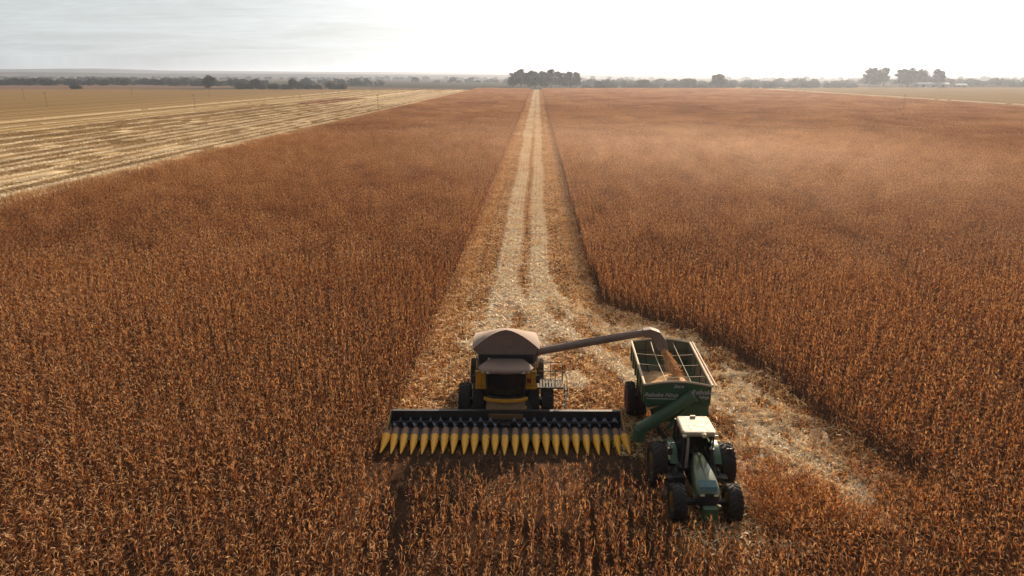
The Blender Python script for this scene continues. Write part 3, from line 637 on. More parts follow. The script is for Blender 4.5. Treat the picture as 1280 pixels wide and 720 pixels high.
ro = rf.build('cab_roof', 'dusty', cb, smooth=True)
for xx in (-1.12, -0.88, 0.88, 1.12):
    l_ = MB(); l_.box((xx, -1.20 + 0.10 * (abs(xx) > 1), 3.13), (0.20, 0.08, 0.10)); l_.build('work_lamp', 'lens', ro, bevel=0.01)
for s in (-1, 1):                                                     # mirrors
    mi = MB(); mi.bar((s * 1.35, -0.9, 3.02), (s * 1.62, -1.25, 3.02), 0.03, 0.03); mi.box((s * 1.62, -1.25, 2.80), (0.20, 0.06, 0.42)); mi.build('mirror', 'black', cb)
bc = MB(); bc.tube([(-0.9, 0.1, 3.2), (-0.9, 0.1, 3.36)], 0.06, 10); bc.build('beacon', 'lens', cb)
# grain tank
tk = MB(); tk.loft([[(-1.42, 0.15, 3.05), (1.42, 0.15, 3.05), (1.42, 3.0, 3.05), (-1.42, 3.0, 3.05)], [(-1.42, 0.15, 3.52), (1.42, 0.15, 3.52), (1.42, 3.0, 3.52), (-1.42, 3.0, 3.52)]])
for s in (-1, 1): tk.box((1.22 * s, 0.08, 3.25), (0.30, 0.12, 0.5)); tk.tube([(s * 1.1, 0.02, 3.32), (s * 1.1, -0.05, 3.32)], 0.07, 10)
tko = tk.build('grain_tank', 'black', cb, bevel=0.02)
cv = MB()                                                             # flared tank cover under a tent-like sheet
n_ = 12; y0, y1 = 0.35, 3.0
def arch(y_, w, zb, zt, ex=1.55, lean=0.0):
    pts = [(-w * .86, y_ + 0.12, 3.48), (-w * 1.0, y_, zb)]
    for k in range(1, n_):
        f = k / n_; s_ = math.sin(PI * f); xx = -w + 2 * w * f; zz_ = zb + (zt - zb) * (1 - abs(2 * f - 1) ** ex)
        pts.append((xx, y_ + lean * s_, zz_))
    pts += [(w, y_, zb), (w * .86, y_ + 0.12, 3.48)]; return pts
cv.loft([arch(0.12, 1.70, 3.86, 4.95, ex=1.6, lean=-0.10), arch(0.5, 1.76, 3.92, 4.88, ex=2.0), arch(1.2, 1.78, 3.92, 4.62, ex=2.4), arch(2.0, 1.78, 3.86, 4.25, ex=2.6), arch(2.75, 1.70, 3.76, 3.9, ex=2.2), arch(3.0, 1.5, 3.6, 3.7)])
cvo = cv.build('tank_cover', 'cover', cb, smooth=True)
rb = MB(); A0 = arch(0.09, 1.71, 3.87, 4.97, ex=1.6, lean=-0.10)[1:-1]; rb.tube(A0, 0.025, 6); rb.bar((0.35, -0.02, 4.62), (0.35, -0.03, 4.82), 0.03, 0.03)
rb.tube([(1.71, 0.1, 3.87), (1.75, 1.4, 3.95), (1.71, 2.75, 3.87)], 0.03, 6); rb.tube([(-1.71, 0.1, 3.87), (-1.75, 1.4, 3.95), (-1.71, 2.75, 3.87)], 0.03, 6)
rb.build('cover_frame', 'dusty', cvo)
# unloading auger: pivot, tube, spout
ua = MB(); ua.tube([(1.45, 0.75, 2.6), (1.45, 0.75, 3.4)], 0.24, 14); ua.tube([(1.35, 0.75, 3.42), (1.75, 0.76, 3.46)], 0.22, 14)
uo = ua.build('auger_pivot', 'dusty', cb, smooth=True)
ub = MB(); ub.tube([(1.6, 0.76, 3.44), (4.6, 0.82, 4.02), (7.35, 0.88, 4.52)], [0.20, 0.20, 0.19], 18)
for xx, zz_ in ((3.2, 3.75), (5.3, 4.15)): ub.tube([(xx, 0.80, zz_), (xx + 0.06, 0.80, zz_ + 0.012)], 0.215, 18)
ub.bar((1.7, 0.80, 3.70), (6.9, 0.86, 4.66), 0.03, 0.03)
tubeo = ub.build('unloading_tube', 'tube', cb, smooth=True)
sp = MB()
def sring(c, ax, wy, h):                                             # rectangular hood ring; ax = pitch angle
    ca, sa = math.cos(ax), math.sin(ax); return [(c[0] - sa * dz, c[1] + dy, c[2] + ca * dz) for dy, dz in ((-wy, -h), (wy, -h), (wy, h), (-wy, h))]
sp.loft([sring((7.2, 0.88, 4.50), R(10), 0.21, 0.21), sring((7.55, 0.85, 4.55), R(0), 0.23, 0.24), sring((7.88, 0.78, 4.42), R(-38), 0.24, 0.27), sring((8.10, 0.66, 4.12), R(-66), 0.23, 0.27), sring((8.20, 0.52, 3.72), R(-78), 0.20, 0.24)])
sp.build('spout', 'tube', tubeo, smooth=False, bevel=0.03)
# lip under the cab, feeder house
lp = MB(); prev = None; rings = []
for k in range(13):
    f = k / 12; xx = -1.12 + 2.24 * f; yy_ = -1.16 - 0.12 * math.sin(PI * f); zz_ = 1.62 - 0.03 * math.sin(PI * f) + 0.06 * (abs(2 * f - 1) ** 6)
    rings.append([(xx, yy_ - 0.05, zz_ - .07), (xx, yy_ - 0.07, zz_ + .05), (xx, yy_ + 0.05, zz_ + .09), (xx, yy_ + 0.05, zz_ - .07)])
lp.loft(rings); lp.build('bumper', 'yellow', cb, smooth=True)
fd = MB(); fd.loft([[(-0.95, -0.2, 0.75), (0.95, -0.2, 0.75), (0.95, -0.2, 1.58), (-0.95, -0.2, 1.58)], [(-0.95, -0.95, 0.62), (0.95, -0.95, 0.62), (0.95, -0.95, 1.55), (-0.95, -0.95, 1.55)], [(-0.95, -1.42, 0.5), (0.95, -1.42, 0.5), (0.95, -1.42, 1.20), (-0.95, -1.42, 1.20)]])
for s in (-1, 1): fd.bar((s * 0.98, -0.9, 1.5), (s * 0.98, -1.40, 1.15), 0.05, 0.08)
for xx in (-0.5, 0, 0.5): fd.bar((xx, -0.96, 1.56), (xx, -1.40, 1.21), 0.03, 0.02)
fd.build('feeder_house', 'feeder', cb, bevel=0.015)
hs = MB()
for k in range(5): x0_ = 0.98 + 0.05 * k; hs.tube([(x0_, -0.9, 1.4), (x0_ + 0.15, -1.15, 1.15), (x0_ + 0.1, -1.35, 1.0)], 0.02, 6)
hs.build('hose', 'black', cb)
ax_ = MB(); ax_.box((0, 0, 0.95), (4.6, 0.35, 0.35)); ax_.box((0, 4.2, 0.7), (3.6, 0.25, 0.25)); ax_.build('axle', 'black', cb)
for xx in (-2.17, -1.42, 1.42, 2.17): wheel(cb, xx, 0, 0.97, 0.62, 'rim_grey', -1 if xx < 0 else 1)
for s in (-1, 1): wheel(cb, s * 1.88, 4.3, 0.76, 0.5, 'rim_grey', s, 20)
# platform, railing and ladder at the driver's side
pl = MB()
for k in range(9): pl.box((1.68 + 0.155 * k, -0.05, 1.98), (0.10, 0.95, 0.04))
pl.bar((1.6, -0.52, 1.96), (3.0, -0.52, 1.96), 0.05, 0.08); pl.bar((1.6, 0.42, 1.96), (3.0, 0.42, 1.96), 0.05, 0.08)
plo = pl.build('platform', 'rail_black', cb)
rl = MB()
for x_, y_ in ((1.75, 0.4), (2.35, 0.4), (2.95, 0.4), (2.95, -0.05), (2.55, -0.5)): rl.tube([(x_, y_, 2.0), (x_, y_, 3.0)], 0.018, 6)
for z_ in (2.5, 3.0): rl.tube([(1.75, 0.4, z_), (2.95, 0.4, z_), (2.95, -0.05, z_)], 0.018, 6)
rl.tube([(1.45, -0.62, 2.5), (2.0, -0.6, 2.5), (2.55, -0.5, 2.5), (2.55, -0.5, 3.0)], 0.015, 6)
rl.build('handrail', 'rail_black', plo)
ld = MB()
for y_ in (-0.45, -0.02): ld.bar((3.05, y_, 1.98), (3.12, y_, 0.5), 0.03, 0.05)
for k in range(5): z_ = 0.6 + 0.3 * k; ld.bar((3.1, -0.45, z_), (3.1, -0.02, z_), 0.16, 0.03)
ld.tube([(3.16, -0.5, 0.6), (3.16, -0.5, 2.5), (3.0, -0.5, 2.95)], 0.016, 6)
ld.build('ladder', 'rail_black', plo)

# corn header
HW = 5.78
hd = MB(); HY = -1.52
hd.box2((-HW, HY - 0.02, 0.30), (HW, HY + 0.10, 1.12)); hd.box2((-HW, HY - 0.06, 1.123), (HW, HY + 0.14, 1.18))
hd.loft([[(xx, y_, z_) for y_, z_ in [(HY - 0.02, 0.30), (HY - 0.02, 0.42), (HY - 0.62, 0.36), (HY - 0.62, 0.26)]] for xx in (-HW, HW)])   # trough floor
for k in range(13): xx = -HW + 0.2 + k * (2 * HW - 0.4) / 12; hd.box((xx, HY + 0.14, 0.7), (0.08, 0.075, 0.75))
hd.bar((-HW, HY - 0.52, 0.36), (HW, HY - 0.52, 0.36), 0.08, 0.06)
for s in (-1, 1): hd.loft([[(s * xx, y_, z_) for y_, z_ in [(HY + 0.1, 0.25), (HY + 0.1, 1.16), (HY - 0.35, 0.95), (HY - 0.95, 0.62), (HY - 0.95, 0.25)]] for xx in (HW + 0.003, HW + 0.05)])
hdo = hd.build('corn_header', 'black', cb)
cp = MB(); cp.box((0, HY - 0.032, 0.86), (1.75, 0.02, 0.30)); cp.box((0, HY - 0.07, 0.98), (1.6, 0.06, 0.06)); cp.build('feed_opening_plate', 'feeder', hdo)
for s in (-1, 1):
    sd = MB(); sd.bar((s * (HW + 0.07), HY + 0.1, 1.16), (s * (HW + 0.13), HY - 0.95, 0.60), 0.03, 0.07); sd.build('end_rail', 'yellow', hdo)
au = MB(); AY, AZ, AR = HY - 0.27, 0.66, 0.065
au.tube([(-HW + 0.02, AY, AZ), (HW - 0.02, AY, AZ)], AR, 14, 1)
for s in (-1, 1):
    Vv, F = [], []; n = 260; turns = 10.5
    for k in range(n + 1):
        f = k / n; xx = s * (0.35 + f * (HW - 0.45)); a = s * f * turns * 2 * PI
        for q in (AR * .9, 0.25): Vv.append((xx, AY + q * math.cos(a), AZ + q * math.sin(a)))
    for k in range(n): F.append((2 * k, 2 * k + 1, 2 * k + 3, 2 * k + 2))
    au.add(Vv, F)
    Vv2 = [(v_[0] + 0.012, v_[1], v_[2]) for v_ in Vv]; au.add(Vv2, [tuple(reversed(f_)) for f_ in F])
for k in range(4): a = k * PI / 2 + .4; au.box((0, AY + 0.10 * math.cos(a), AZ + 0.10 * math.sin(a)), (0.5, 0.20, 0.02), (a, 0, 0), mi=1)
au.build('auger', ['auger_steel', 'black'], hdo)
# row units: dark decks between the snouts, one part
du = MB()
for k in range(24):
    xx = -5.75 + 0.5 * k
    du.box((xx, HY - 0.98, 0.34), (0.13, 0.85, 0.06), (R(14), 0, 0)); du.box((xx - 0.07, HY - 0.98, 0.39), (0.02, 0.85, 0.05), (R(14), 0, 0)); du.box((xx + 0.07, HY - 0.98, 0.39), (0.02, 0.85, 0.05), (R(14), 0, 0))
du.build('row_deck', 'black', hdo)
def snout(parent, x_, outer=0):
    sn = MB(); rows = [(HY - 0.50, 0.52, 0.145, 0.20), (HY - 0.60, 0.57, 0.175, 0.24), (HY - 0.98, 0.53, 0.185, 0.24), (HY - 1.13, 0.49, 0.185, 0.23), (HY - 1.45, 0.37, 0.16, 0.19), (HY - 1.75, 0.25, 0.115, 0.14), (HY - 2.1, 0.155, 0.065, 0.09), (HY - 2.38, 0.085, 0.018, 0.03)]
    rings = []
    for (y_, zt, w, h) in rows:
        k = 1.0 if not outer else 1.1; dx = 0.0 if not outer else outer * 0.06 * max(0, (HY - 0.9 - y_))
        dz = 0.0 if not outer else 0.06
        rings.append([(dx + w * k * math.cos(a), y_, zt + dz - h + h * (math.sin(a) if math.sin(a) > -.2 else -.2)) for a in [PI * j / 8 for j in range(9)]] )
    nn = 9
    rings = [[(x * 1.14, y, z) for x, y, z in r_] for r_ in rings]; V_ = [p for r_ in rings for p in r_]
    Fb, Fy = [], []
    for i in range(len(rings) - 1):
        for j in range(nn - 1): (Fb if i < 3 else Fy).append((i * nn + j, i * nn + j + 1, (i + 1) * nn + j + 1, (i + 1) * nn + j))
    # close ends and underside
    Fb.append(tuple(range(nn)))
    for i in range(len(rings) - 1): (Fb if i < 3 else Fy).append((i * nn, (i + 1) * nn, (i + 1) * nn + nn - 1, i * nn + nn - 1))
    Fy.append(tuple(range(len(rings) * nn - 1, (len(rings) - 1) * nn - 1, -1)))
    sn.add(V_, Fb, 0); o_ = len(sn.f); sn.f += Fy; sn.m += [1] * len(Fy); sn.t += [0.5] * len(Fy)
    sn.box((0, HY - 1.115, 0.30), (0.37, 0.012, 0.30), mi=0) if False else None
    s_ = sn.build('snout', ['snout_brown', 'snout_yellow'], parent, smooth=True); s_.location = (x_, 0, 0); return s_
s0 = snout(hdo, -5.5)
for k in range(1, 23): c_ = s0.copy(); COL.objects.link(c_); c_.parent = hdo; c_.location = (-5.5 + 0.5 * k, 0, 0); c_.rotation_euler = (R(random.uniform(-0.6, 0.6)), 0, R(random.uniform(-0.5, 0.5)))
for s in (-1, 1): snout(hdo, s * 5.90, s)

# ------------------------------------------------------------------ grain cart
gc = empty('grain_cart', (6.86, 32.45, 0.012), R(-1.0))
tag(gc, 'dark green grain cart with pale rim hitched behind the tractor and being filled', 'grain cart')
bw, bl = 1.57, 2.72
def wall_sheet(mb, pts, th):
    a, b, c_ = Vector(pts[0]), Vector(pts[1]), Vector(pts[2]); nrm = (b - a).cross(c_ - a).normalized() * th
    mb.loft([[tuple(Vector(p)) for p in pts], [tuple(Vector(p) + nrm) for p in pts]])
bow = 0.20
def end_pts(y_, yl, s=1):
    top = [(-bw + 2 * bw * k / 10, y_, 3.42 + bow * math.sin(PI * k / 10)) for k in range(11)]
    return top + [(bw, y_, 2.45), (0.55, yl, 1.05), (-0.55, yl, 1.05), (-bw, y_, 2.45)]
bd = MB(); inn = MB()
for y_, s in ((-bl, 1), (bl, -1)):
    P0 = end_pts(y_, y_ + s * 0.9 if s > 0 else y_ - 0.9)
    # upper panel flat, lower panel sloping inwards
    up = P0[:11] + [(bw, y_, 2.45), (-bw, y_, 2.45)]; lo = [(-bw, y_, 2.45), (bw, y_, 2.45), (0.62, y_ + s * 0.95, 1.05), (-0.62, y_ + s * 0.95, 1.05)]
    bd.add(up + [(p[0], p[1] + s * 0.05, p[2]) for p in up], [tuple(range(13)), tuple(range(25, 12, -1))] + [(k, (k + 1) % 13, 13 + (k + 1) % 13, 13 + k) for k in range(13)])
    bd.loft([lo, [(p[0] * 0.97, p[1] + s * 0.05, p[2] + 0.03) for p in lo]])
for s in (-1, 1):
    up = [(s * bw, -bl, 2.45), (s * bw, bl, 2.45), (s * bw, bl, 3.42), (s * bw, -bl, 3.42)]
    bd.loft([up, [(p[0] - s * 0.05, p[1], p[2]) for p in up]])
    lo = [(s * 0.62, -bl + 0.95, 1.05), (s * 0.62, bl - 0.95, 1.05), (s * bw, bl, 2.45), (s * bw, -bl, 2.45)]
    bd.loft([lo, [(p[0] - s * 0.05, p[1], p[2] + 0.03) for p in lo]])
    for k in range(6): y_ = -bl + 0.35 + k * (2 * bl - 0.7) / 5; bd.box((s * (bw + 0.035), y_, 2.93), (0.06, 0.07, 0.95))
bd.box((0, 0, 1.04), (1.3, 3.6, 0.06))
for xx in (-1.2, 0, 1.2): bd.box((xx, -bl - 0.03, 2.55), (0.06, 0.05, 0.25))
bdo = bd.build('body', 'cart_green', gc)
rmm = MB()                                                            # rim
for y_, s in ((-bl, 1), (bl, -1)):
    top = [(-bw - 0.02 + (2 * bw + .04) * k / 12, y_ - s * 0.03, 3.44 + bow * math.sin(PI * k / 12)) for k in range(13)]; rmm.tube(top, 0.055, 8)
for s in (-1, 1): rmm.tube([(s * (bw + 0.02), -bl - 0.03, 3.45), (s * (bw + 0.02), bl + 0.03, 3.45)], 0.065, 8)
rmm.tube([(bw + 0.20, -bl - 0.03, 3.45), (bw + 0.14, bl, 3.5)], 0.045, 8)
rmm.build('rim', 'rim_tan', bdo)
br = MB()
for k in range(3): y_ = -1.5 + 1.35 * k; br.tube([(-bw + 0.03, y_, 3.38), (0, y_, 3.28), (bw - 0.03, y_, 3.38)], 0.012, 6)
br.tube([(-0.5, -2.66, 3.50), (-0.62, -1.0, 3.62), (-0.65, 1.0, 3.64), (-0.55, 2.66, 3.52)], 0.02, 6)
br.tube([(0.75, -2.0, 3.30), (0.72, 0, 3.32), (0.65, 2.66, 3.46)], 0.014, 6)
br.build('brace', 'rim_tan', bdo)
ilin = MB()                                                           # ribs on the inside faces
for s in (-1, 1):
    for k in range(4): y_ = -1.8 + 1.2 * k; ilin.bar((s * (bw - 0.07), y_, 3.38), (s * (bw - 0.07), y_, 2.5), 0.05, 0.03)
for xx in (-0.8, 0, 0.8): ilin.bar((xx, bl - 0.07, 3.5), (xx, bl - 0.07, 2.5), 0.05, 0.03); ilin.bar((xx, bl - 0.10, 2.5), (xx * 0.5, bl - 0.98, 1.2), 0.05, 0.03)
ilin.bar((-bw + .1, bl - 0.08, 3.0), (bw - .1, bl - 0.08, 3.0), 0.05, 0.03)
ilin.build('inner_rib', 'rail_black', bdo)
lin = MB(); q_ = bw - 0.062; e_ = bl - 0.062
for s in (-1, 1):
    lin.add([(s * q_, -e_, 2.45), (s * q_, e_, 2.45), (s * q_, e_, 3.40), (s * q_, -e_, 3.40)], [(0, 1, 2, 3)]); lin.add([(s * q_, -e_, 2.45), (s * q_, e_, 2.45), (s * 0.56, e_ - 0.95, 1.12), (s * 0.56, -e_ + 0.95, 1.12)], [(0, 1, 2, 3)])
lin.add([(-q_, e_, 2.45), (q_, e_, 2.45)] + [(q_ - 2 * q_ * k / 10, e_, 3.40 + bow * math.sin(PI * k / 10)) for k in range(11)], [tuple(range(13))]); lin.add([(-q_, e_, 2.45), (q_, e_, 2.45), (0.56, e_ - 0.95, 1.12), (-0.56, e_ - 0.95, 1.12)], [(0, 1, 2, 3)])
lin.build('liner', 'cart_inner', bdo)
ch = MB(); ch.bar((-0.75, -2.6, 0.95), (-0.75, 2.6, 0.95), 0.14, 0.22); ch.bar((0.75, -2.6, 0.95), (0.75, 2.6, 0.95), 0.14, 0.22)
ch.bar((-0.75, -2.5, 0.95), (0.0, -4.5, 0.62), 0.12, 0.18); ch.bar((0.75, -2.5, 0.95), (0.0, -4.5, 0.62), 0.12, 0.18); ch.box((0, 1.0, 0.95), (3.0, 0.3, 0.3))
for x_, y_ in ((-1.3, -2.4), (1.3, -2.4), (-1.3, 2.4), (1.3, 2.4)): ch.bar((x_, y_, 2.5), (x_ * .6, y_ * .95, 0.95), 0.08, 0.08)
ch.build('chassis', 'black', gc)
for xx in (-1.72, -1.12, 1.12, 1.72): wheel(gc, xx, 1.0, 0.90, 0.46, 'rim_red', -1 if xx < 0 else 1)
fa = MB()                                                             # folded unloading auger across the front
fa.tube([(-1.75, -3.10, 1.28), (-1.2, -3.05, 1.62), (0.66, -2.98, 3.04)], [0.30, 0.29, 0.27], 16)
fa.tube([(0.64, -2.98, 3.02), (0.70, -2.98, 3.07)], 0.32, 16)
fa.tube([(-1.05, -3.04, 1.73), (-1.0, -3.04, 1.77)], 0.33, 16)
fa.tube([(-1.80, -3.10, 0.75), (-1.72, -3.10, 1.3)], [0.34, 0.30], 12)
fao = fa.build('auger', 'cart_green', gc, smooth=True)
fb = MB(); fb.tube([(0.50, -2.92, 2.55), (-0.45, -3.0, 1.25)], 0.09, 10); fb.bar((0.7, -2.86, 3.1), (1.45, -2.80, 2.45), 0.06, 0.06); fb.build('strut', 'cart_green', fao)
fe = MB(); fe.tube([(0.62, -3.02, 3.22), (0.72, -3.10, 2.98)], 0.035, 8); fe.build('latch', 'decal', fao)
lw = MB(); lw.loft([[(0.25, -2.83, 2.42), (1.5, -2.83, 2.42), (1.5, -2.83, 1.55), (0.75, -2.83, 1.15)], [(0.25, -2.76, 2.42), (1.5, -2.76, 2.42), (1.5, -2.76, 1.55), (0.75, -2.76, 1.15)]]); lw.build('guard_plate', 'cart_green', gc, bevel=0.02)
def text(parent, body, size, loc, rx=90, rz=0, ry=0, shear=0.25, mat='decal', name='decal'):
    cu = bpy.data.curves.new('t', 'FONT'); cu.body = body; cu.size = size; cu.extrude = 0.004; cu.shear = shear; cu.align_x = 'CENTER'; cu.align_y = 'CENTER'; cu.offset = 0.012 * size
    to = bpy.data.objects.new('t', cu); COL.objects.link(to); dg = bpy.context.evaluated_depsgraph_get(); me = bpy.data.meshes.new_from_object(to.evaluated_get(dg)); bpy.data.objects.remove(to)
    me.materials.clear(); me.materials.append(M[mat]); o = bpy.data.objects.new(name, me); COL.objects.link(o); o.parent = parent; o.location = loc; o.rotation_euler = (R(rx), R(ry), R(rz)); return o
text(bdo, 'Stara', 0.24, (0.02, -bl - 0.012, 3.38), shear=0.4)
text(bdo, 'Reboke Ninja', 0.29, (-0.78, -bl - 0.012, 2.92), shear=0.35)
ul = MB(); ul.box((-0.72, -bl - 0.009, 2.72), (1.45, 0.008, 0.035)); ul.build('decal', 'decal', bdo)
text(bdo, 'Reboke', 0.34, (1.13, -bl - 0.012, 3.10), shear=0.35)
text(bdo, 'Ninja', 0.24, (1.22, -bl - 0.012, 2.84), shear=0.35)
text(gc, 'Stara', 0.26, (1.02, -2.845, 1.75), ry=-38, shear=0.3)

# grain inside and the falling stream
def grid_surface(name, fn, nx, ny, mat, tintv=0.5):
    V_, F = [], []; 
    for j in range(ny + 1):
        for i in range(nx + 1): V_.append(fn(i / nx, j / ny))
    for j in range(ny):
        for i in range(nx): a = j * (nx + 1) + i; F.append((a, a + 1, a + nx + 2, a + nx + 1))
    return np_mesh(name, V_, F, [random.uniform(0.2, 0.8) for _ in F], mat)
def pile(u_, v_):
    X = (-1 + 2 * u_) * 1.40; Y = -2.62 + 5.2 * v_
    h = 3.02 - 0.55 * math.hypot((X - 0.15) / 1.0, (Y + 0.75) / 1.5) + 0.14 * math.exp(-((Y + 2.4) / 0.5) ** 2)
    h = max(h, 1.9) + 0.03 * math.sin(7 * X + 3 * Y) * math.sin(5 * Y) + random.uniform(-.008, .008); return (X, Y, min(h, 3.25))
me = grid_surface('grain_pile', pile, 60, 90, 'grain'); gp = bpy.data.objects.new('grain_pile', me); COL.objects.link(gp); gp.location = gc.location; gp.rotation_euler = gc.rotation_euler
tag(gp, 'heap of orange corn grain filling the front of the green cart', 'grain', kind='stuff')
st = PM(); r2 = np.random.default_rng(5)
S0, S1 = np.array([6.72, 33.42, 3.75]), np.array([7.15, 31.75, 2.95])
for k in range(5200):
    f = r2.random() ** 0.85; c = S0 * (1 - f) + S1 * f; c[2] = S0[2] + (S1[2] - S0[2]) * (0.35 * f + 0.65 * f * f); sg = 0.055 + 0.13 * f
    c = c + np.array([r2.normal(0, sg), r2.normal(0, sg * 1.1), r2.normal(0, 0.05)]); d = r2.normal(0, 1, 3); d /= np.linalg.norm(d); e = np.cross(d, r2.normal(0, 1, 3)); e /= np.linalg.norm(e); q = r2.uniform(0.011, 0.022)
    st.add([c - d * q - e * q, c + d * q - e * q, c + d * q + e * q, c - d * q + e * q], [(0, 1, 2, 3)], r2.uniform(0.2, 0.9))
me = np_mesh('grain_stream', *st.data(), 'grain'); go_ = bpy.data.objects.new('grain_stream', me); COL.objects.link(go_); tag(go_, 'orange stream of corn grain pouring from the spout into the cart', 'grain stream', kind='stuff')

# ------------------------------------------------------------------ tractor (faces -Y)
tr_ = empty('tractor', (7.0, 27.0, 0.012), R(1.0))
tag(tr_, 'green tractor with cream cab roof pulling the grain cart at the crop edge', 'tractor')
for s in (-1, 1):
    wheel(tr_, s * 1.47, 0, 0.95, 0.66, 'rim_yellow', -s, 22); wheel(tr_, s * 1.13, -2.62, 0.76, 0.54, 'rim_yellow', s, 20)
c_ = MB(); c_.box((0, -0.2, 0.95), (0.62, 2.2, 0.62)); c_.box((0, -2.0, 0.85), (0.5, 2.2, 0.45)); c_.tube([(-1.4, 0, 0.94), (1.4, 0, 0.94)], 0.15, 12); c_.box((0, -2.62, 0.74), (2.1, 0.24, 0.22))
c_.box((-0.78, -0.95, 0.85), (0.5, 0.9, 0.5)); c_.box((0.78, -0.95, 0.85), (0.5, 0.9, 0.5)); c_.build('chassis', 'black', tr_, bevel=0.03)
hdm = MB()
def hring(y_, w, zt, zb, rnd=0.10):
    return [(-w, y_, zb), (-w * 1.02, y_, zb + (zt - zb) * .55), (-w * .96, y_, zt - rnd * 1.1), (-w * .78, y_, zt - rnd * .35), (-w * .35, y_, zt - .01), (0, y_, zt + .012), (w * .35, y_, zt - .01), (w * .78, y_, zt - rnd * .35), (w * .96, y_, zt - rnd * 1.1), (w * 1.02, y_, zb + (zt - zb) * .55), (w, y_, zb)]
hdm.loft([hring(-0.92, 0.22, 2.05, 1.25), hring(-1.5, 0.33, 1.98, 1.2), hring(-2.1, 0.43, 1.88, 1.15), hring(-2.65, 0.48, 1.75, 1.12), hring(-2.95, 0.47, 1.62, 1.15), hring(-3.10, 0.44, 1.48, 1.2)])
hdo2 = hdm.build('hood', 'hood_green', tr_, smooth=True)
rg = MB(); rg.tube([(0, -0.95, 2.065), (0, -1.5, 1.995), (0, -2.1, 1.895), (0, -2.7, 1.745)], [0.02, 0.03, 0.03, 0.015], 8); rg.build('hood_ridge', 'hood_green', hdo2, smooth=True)
hbp = MB(); 
for y0_, z0_, w0_, y1_, z1_, w1_ in ((-2.62, 1.768, 0.36, -2.93, 1.645, 0.36), (-2.93, 1.645, 0.36, -3.06, 1.53, 0.30)):
    hbp.add([(-w0_, y0_, z0_), (w0_, y0_, z0_), (w1_, y1_, z1_), (-w1_, y1_, z1_), (0, y0_, z0_ + .012), (0, y1_, z1_ + .012)], [(0, 4, 5, 3), (4, 1, 2, 5)])
hbp.build('nose_sheen', 'hood_blue', hdo2)  # sheet that carries the painted reflection of the hood front
gr = MB(); gr.loft([[(-0.42, -2.9, 0.85), (0.42, -2.9, 0.85), (0.44, -2.9, 1.46), (-0.44, -2.9, 1.46)], [(-0.38, -3.14, 0.88), (0.38, -3.14, 0.88), (0.41, -3.13, 1.44), (-0.41, -3.13, 1.44)]])
for k in range(7): gr.box((0, -3.145, 0.95 + 0.07 * k), (0.62, 0.02, 0.022))
gr.build('grille', 'black', tr_, bevel=0.02)
for s in (-1, 1): l_ = MB(); l_.box((s * 0.28, -3.145, 1.40), (0.18, 0.03, 0.08)); l_.build('headlight', 'lens', tr_, bevel=0.01)
wb_ = MB(); wb_.box((0, -3.42, 0.80), (0.62, 0.30, 0.50), taper=0.92); wb_.box((0, -3.25, 0.7), (0.3, 0.25, 0.25)); wb_.build('front_weight', 'cart_green', tr_, bevel=0.04)
hk = MB(); hk.tube([(0.30, -3.30, 1.08), (0.40, -3.42, 1.08)], 0.045, 10); hk.build('marker_lamp', 'lens', tr_)
# cab
cf = MB()
for s in (-1, 1):
    cf.bar((s * 0.60, -1.02, 1.35), (s * 0.64, -0.92, 2.88), 0.07, 0.07); cf.bar((s * 0.76, -0.25, 1.3), (s * 0.72, -0.22, 2.88), 0.07, 0.06); cf.bar((s * 0.74, 0.55, 1.5), (s * 0.70, 0.48, 2.88), 0.08, 0.08)
cf.box((0, -0.2, 1.25), (1.45, 1.6, 0.14)); cf.bar((-0.62, -1.02, 1.38), (0.62, -1.02, 1.38), 0.06, 0.08)
cf.bar((-0.64, -0.92, 2.86), (0.64, -0.92, 2.86), 0.06, 0.08); cf.box((0, 0.5, 1.65), (1.4, 0.06, 0.7)); cf.box((0, -0.85, 1.65), (0.4, 0.25, 0.55))
cfo = cf.build('cab', 'black', tr_)
for nm, pts in (('windscreen', [(-0.58, -1.0, 1.45), (0.58, -1.0, 1.45), (0.61, -0.93, 2.82), (-0.61, -0.93, 2.82)]), ('window', [(-0.75, -0.22, 1.4), (-0.62, -0.98, 1.4), (-0.65, -0.9, 2.84), (-0.715, -0.22, 2.84)]), ('window', [(0.75, -0.22, 1.4), (0.62, -0.98, 1.4), (0.65, -0.9, 2.84), (0.715, -0.22, 2.84)]), ('window', [(-0.75, -0.2, 1.4), (-0.73, 0.5, 1.6), (-0.70, 0.46, 2.84), (-0.71, -0.2, 2.84)]), ('window', [(0.75, -0.2, 1.4), (0.73, 0.5, 1.6), (0.70, 0.46, 2.84), (0.71, -0.2, 2.84)])):
    gm = MB(); gm.add(pts, [(0, 1, 2, 3)]); gm.build(nm, 'window', cfo)
se = MB(); se.box((0, 0.05, 1.62), (0.5, 0.5, 0.14)); se.box((0, 0.28, 1.98), (0.48, 0.12, 0.65)); se.build('seat', 'dark_grey', cfo, bevel=0.03)
sw = MB(); sw.tube([(0.19 * math.cos(a), -0.48 + 0.16 * math.sin(a), 1.98 + 0.10 * math.sin(a)) for a in [k * PI / 8 for k in range(17)]], 0.016, 6); sw.tube([(0, -0.8, 1.6), (0, -0.48, 1.98)], 0.03, 8); sw.build('steering_wheel', 'black', cfo)
rr_ = MB()
def rring(k, z_, sx=1.0): return [(x_ * k, -0.22 + (y_ + 0.22) * k, z_) for x_, y_ in [(-0.66, 0.45), (-0.71, 0.3), (-0.74, -0.90), (-0.66, -1.08), (0.66, -1.08), (0.74, -0.90), (0.71, 0.3), (0.66, 0.45)]]
rr_.loft([rring(0.96, 2.86), rring(1.0, 2.90), rring(1.0, 2.98), rring(0.96, 3.04), rring(0.88, 3.06)])
rro = rr_.build('cab_roof', 'cream', tr_, smooth=False, bevel=0.01)
hp = MB()
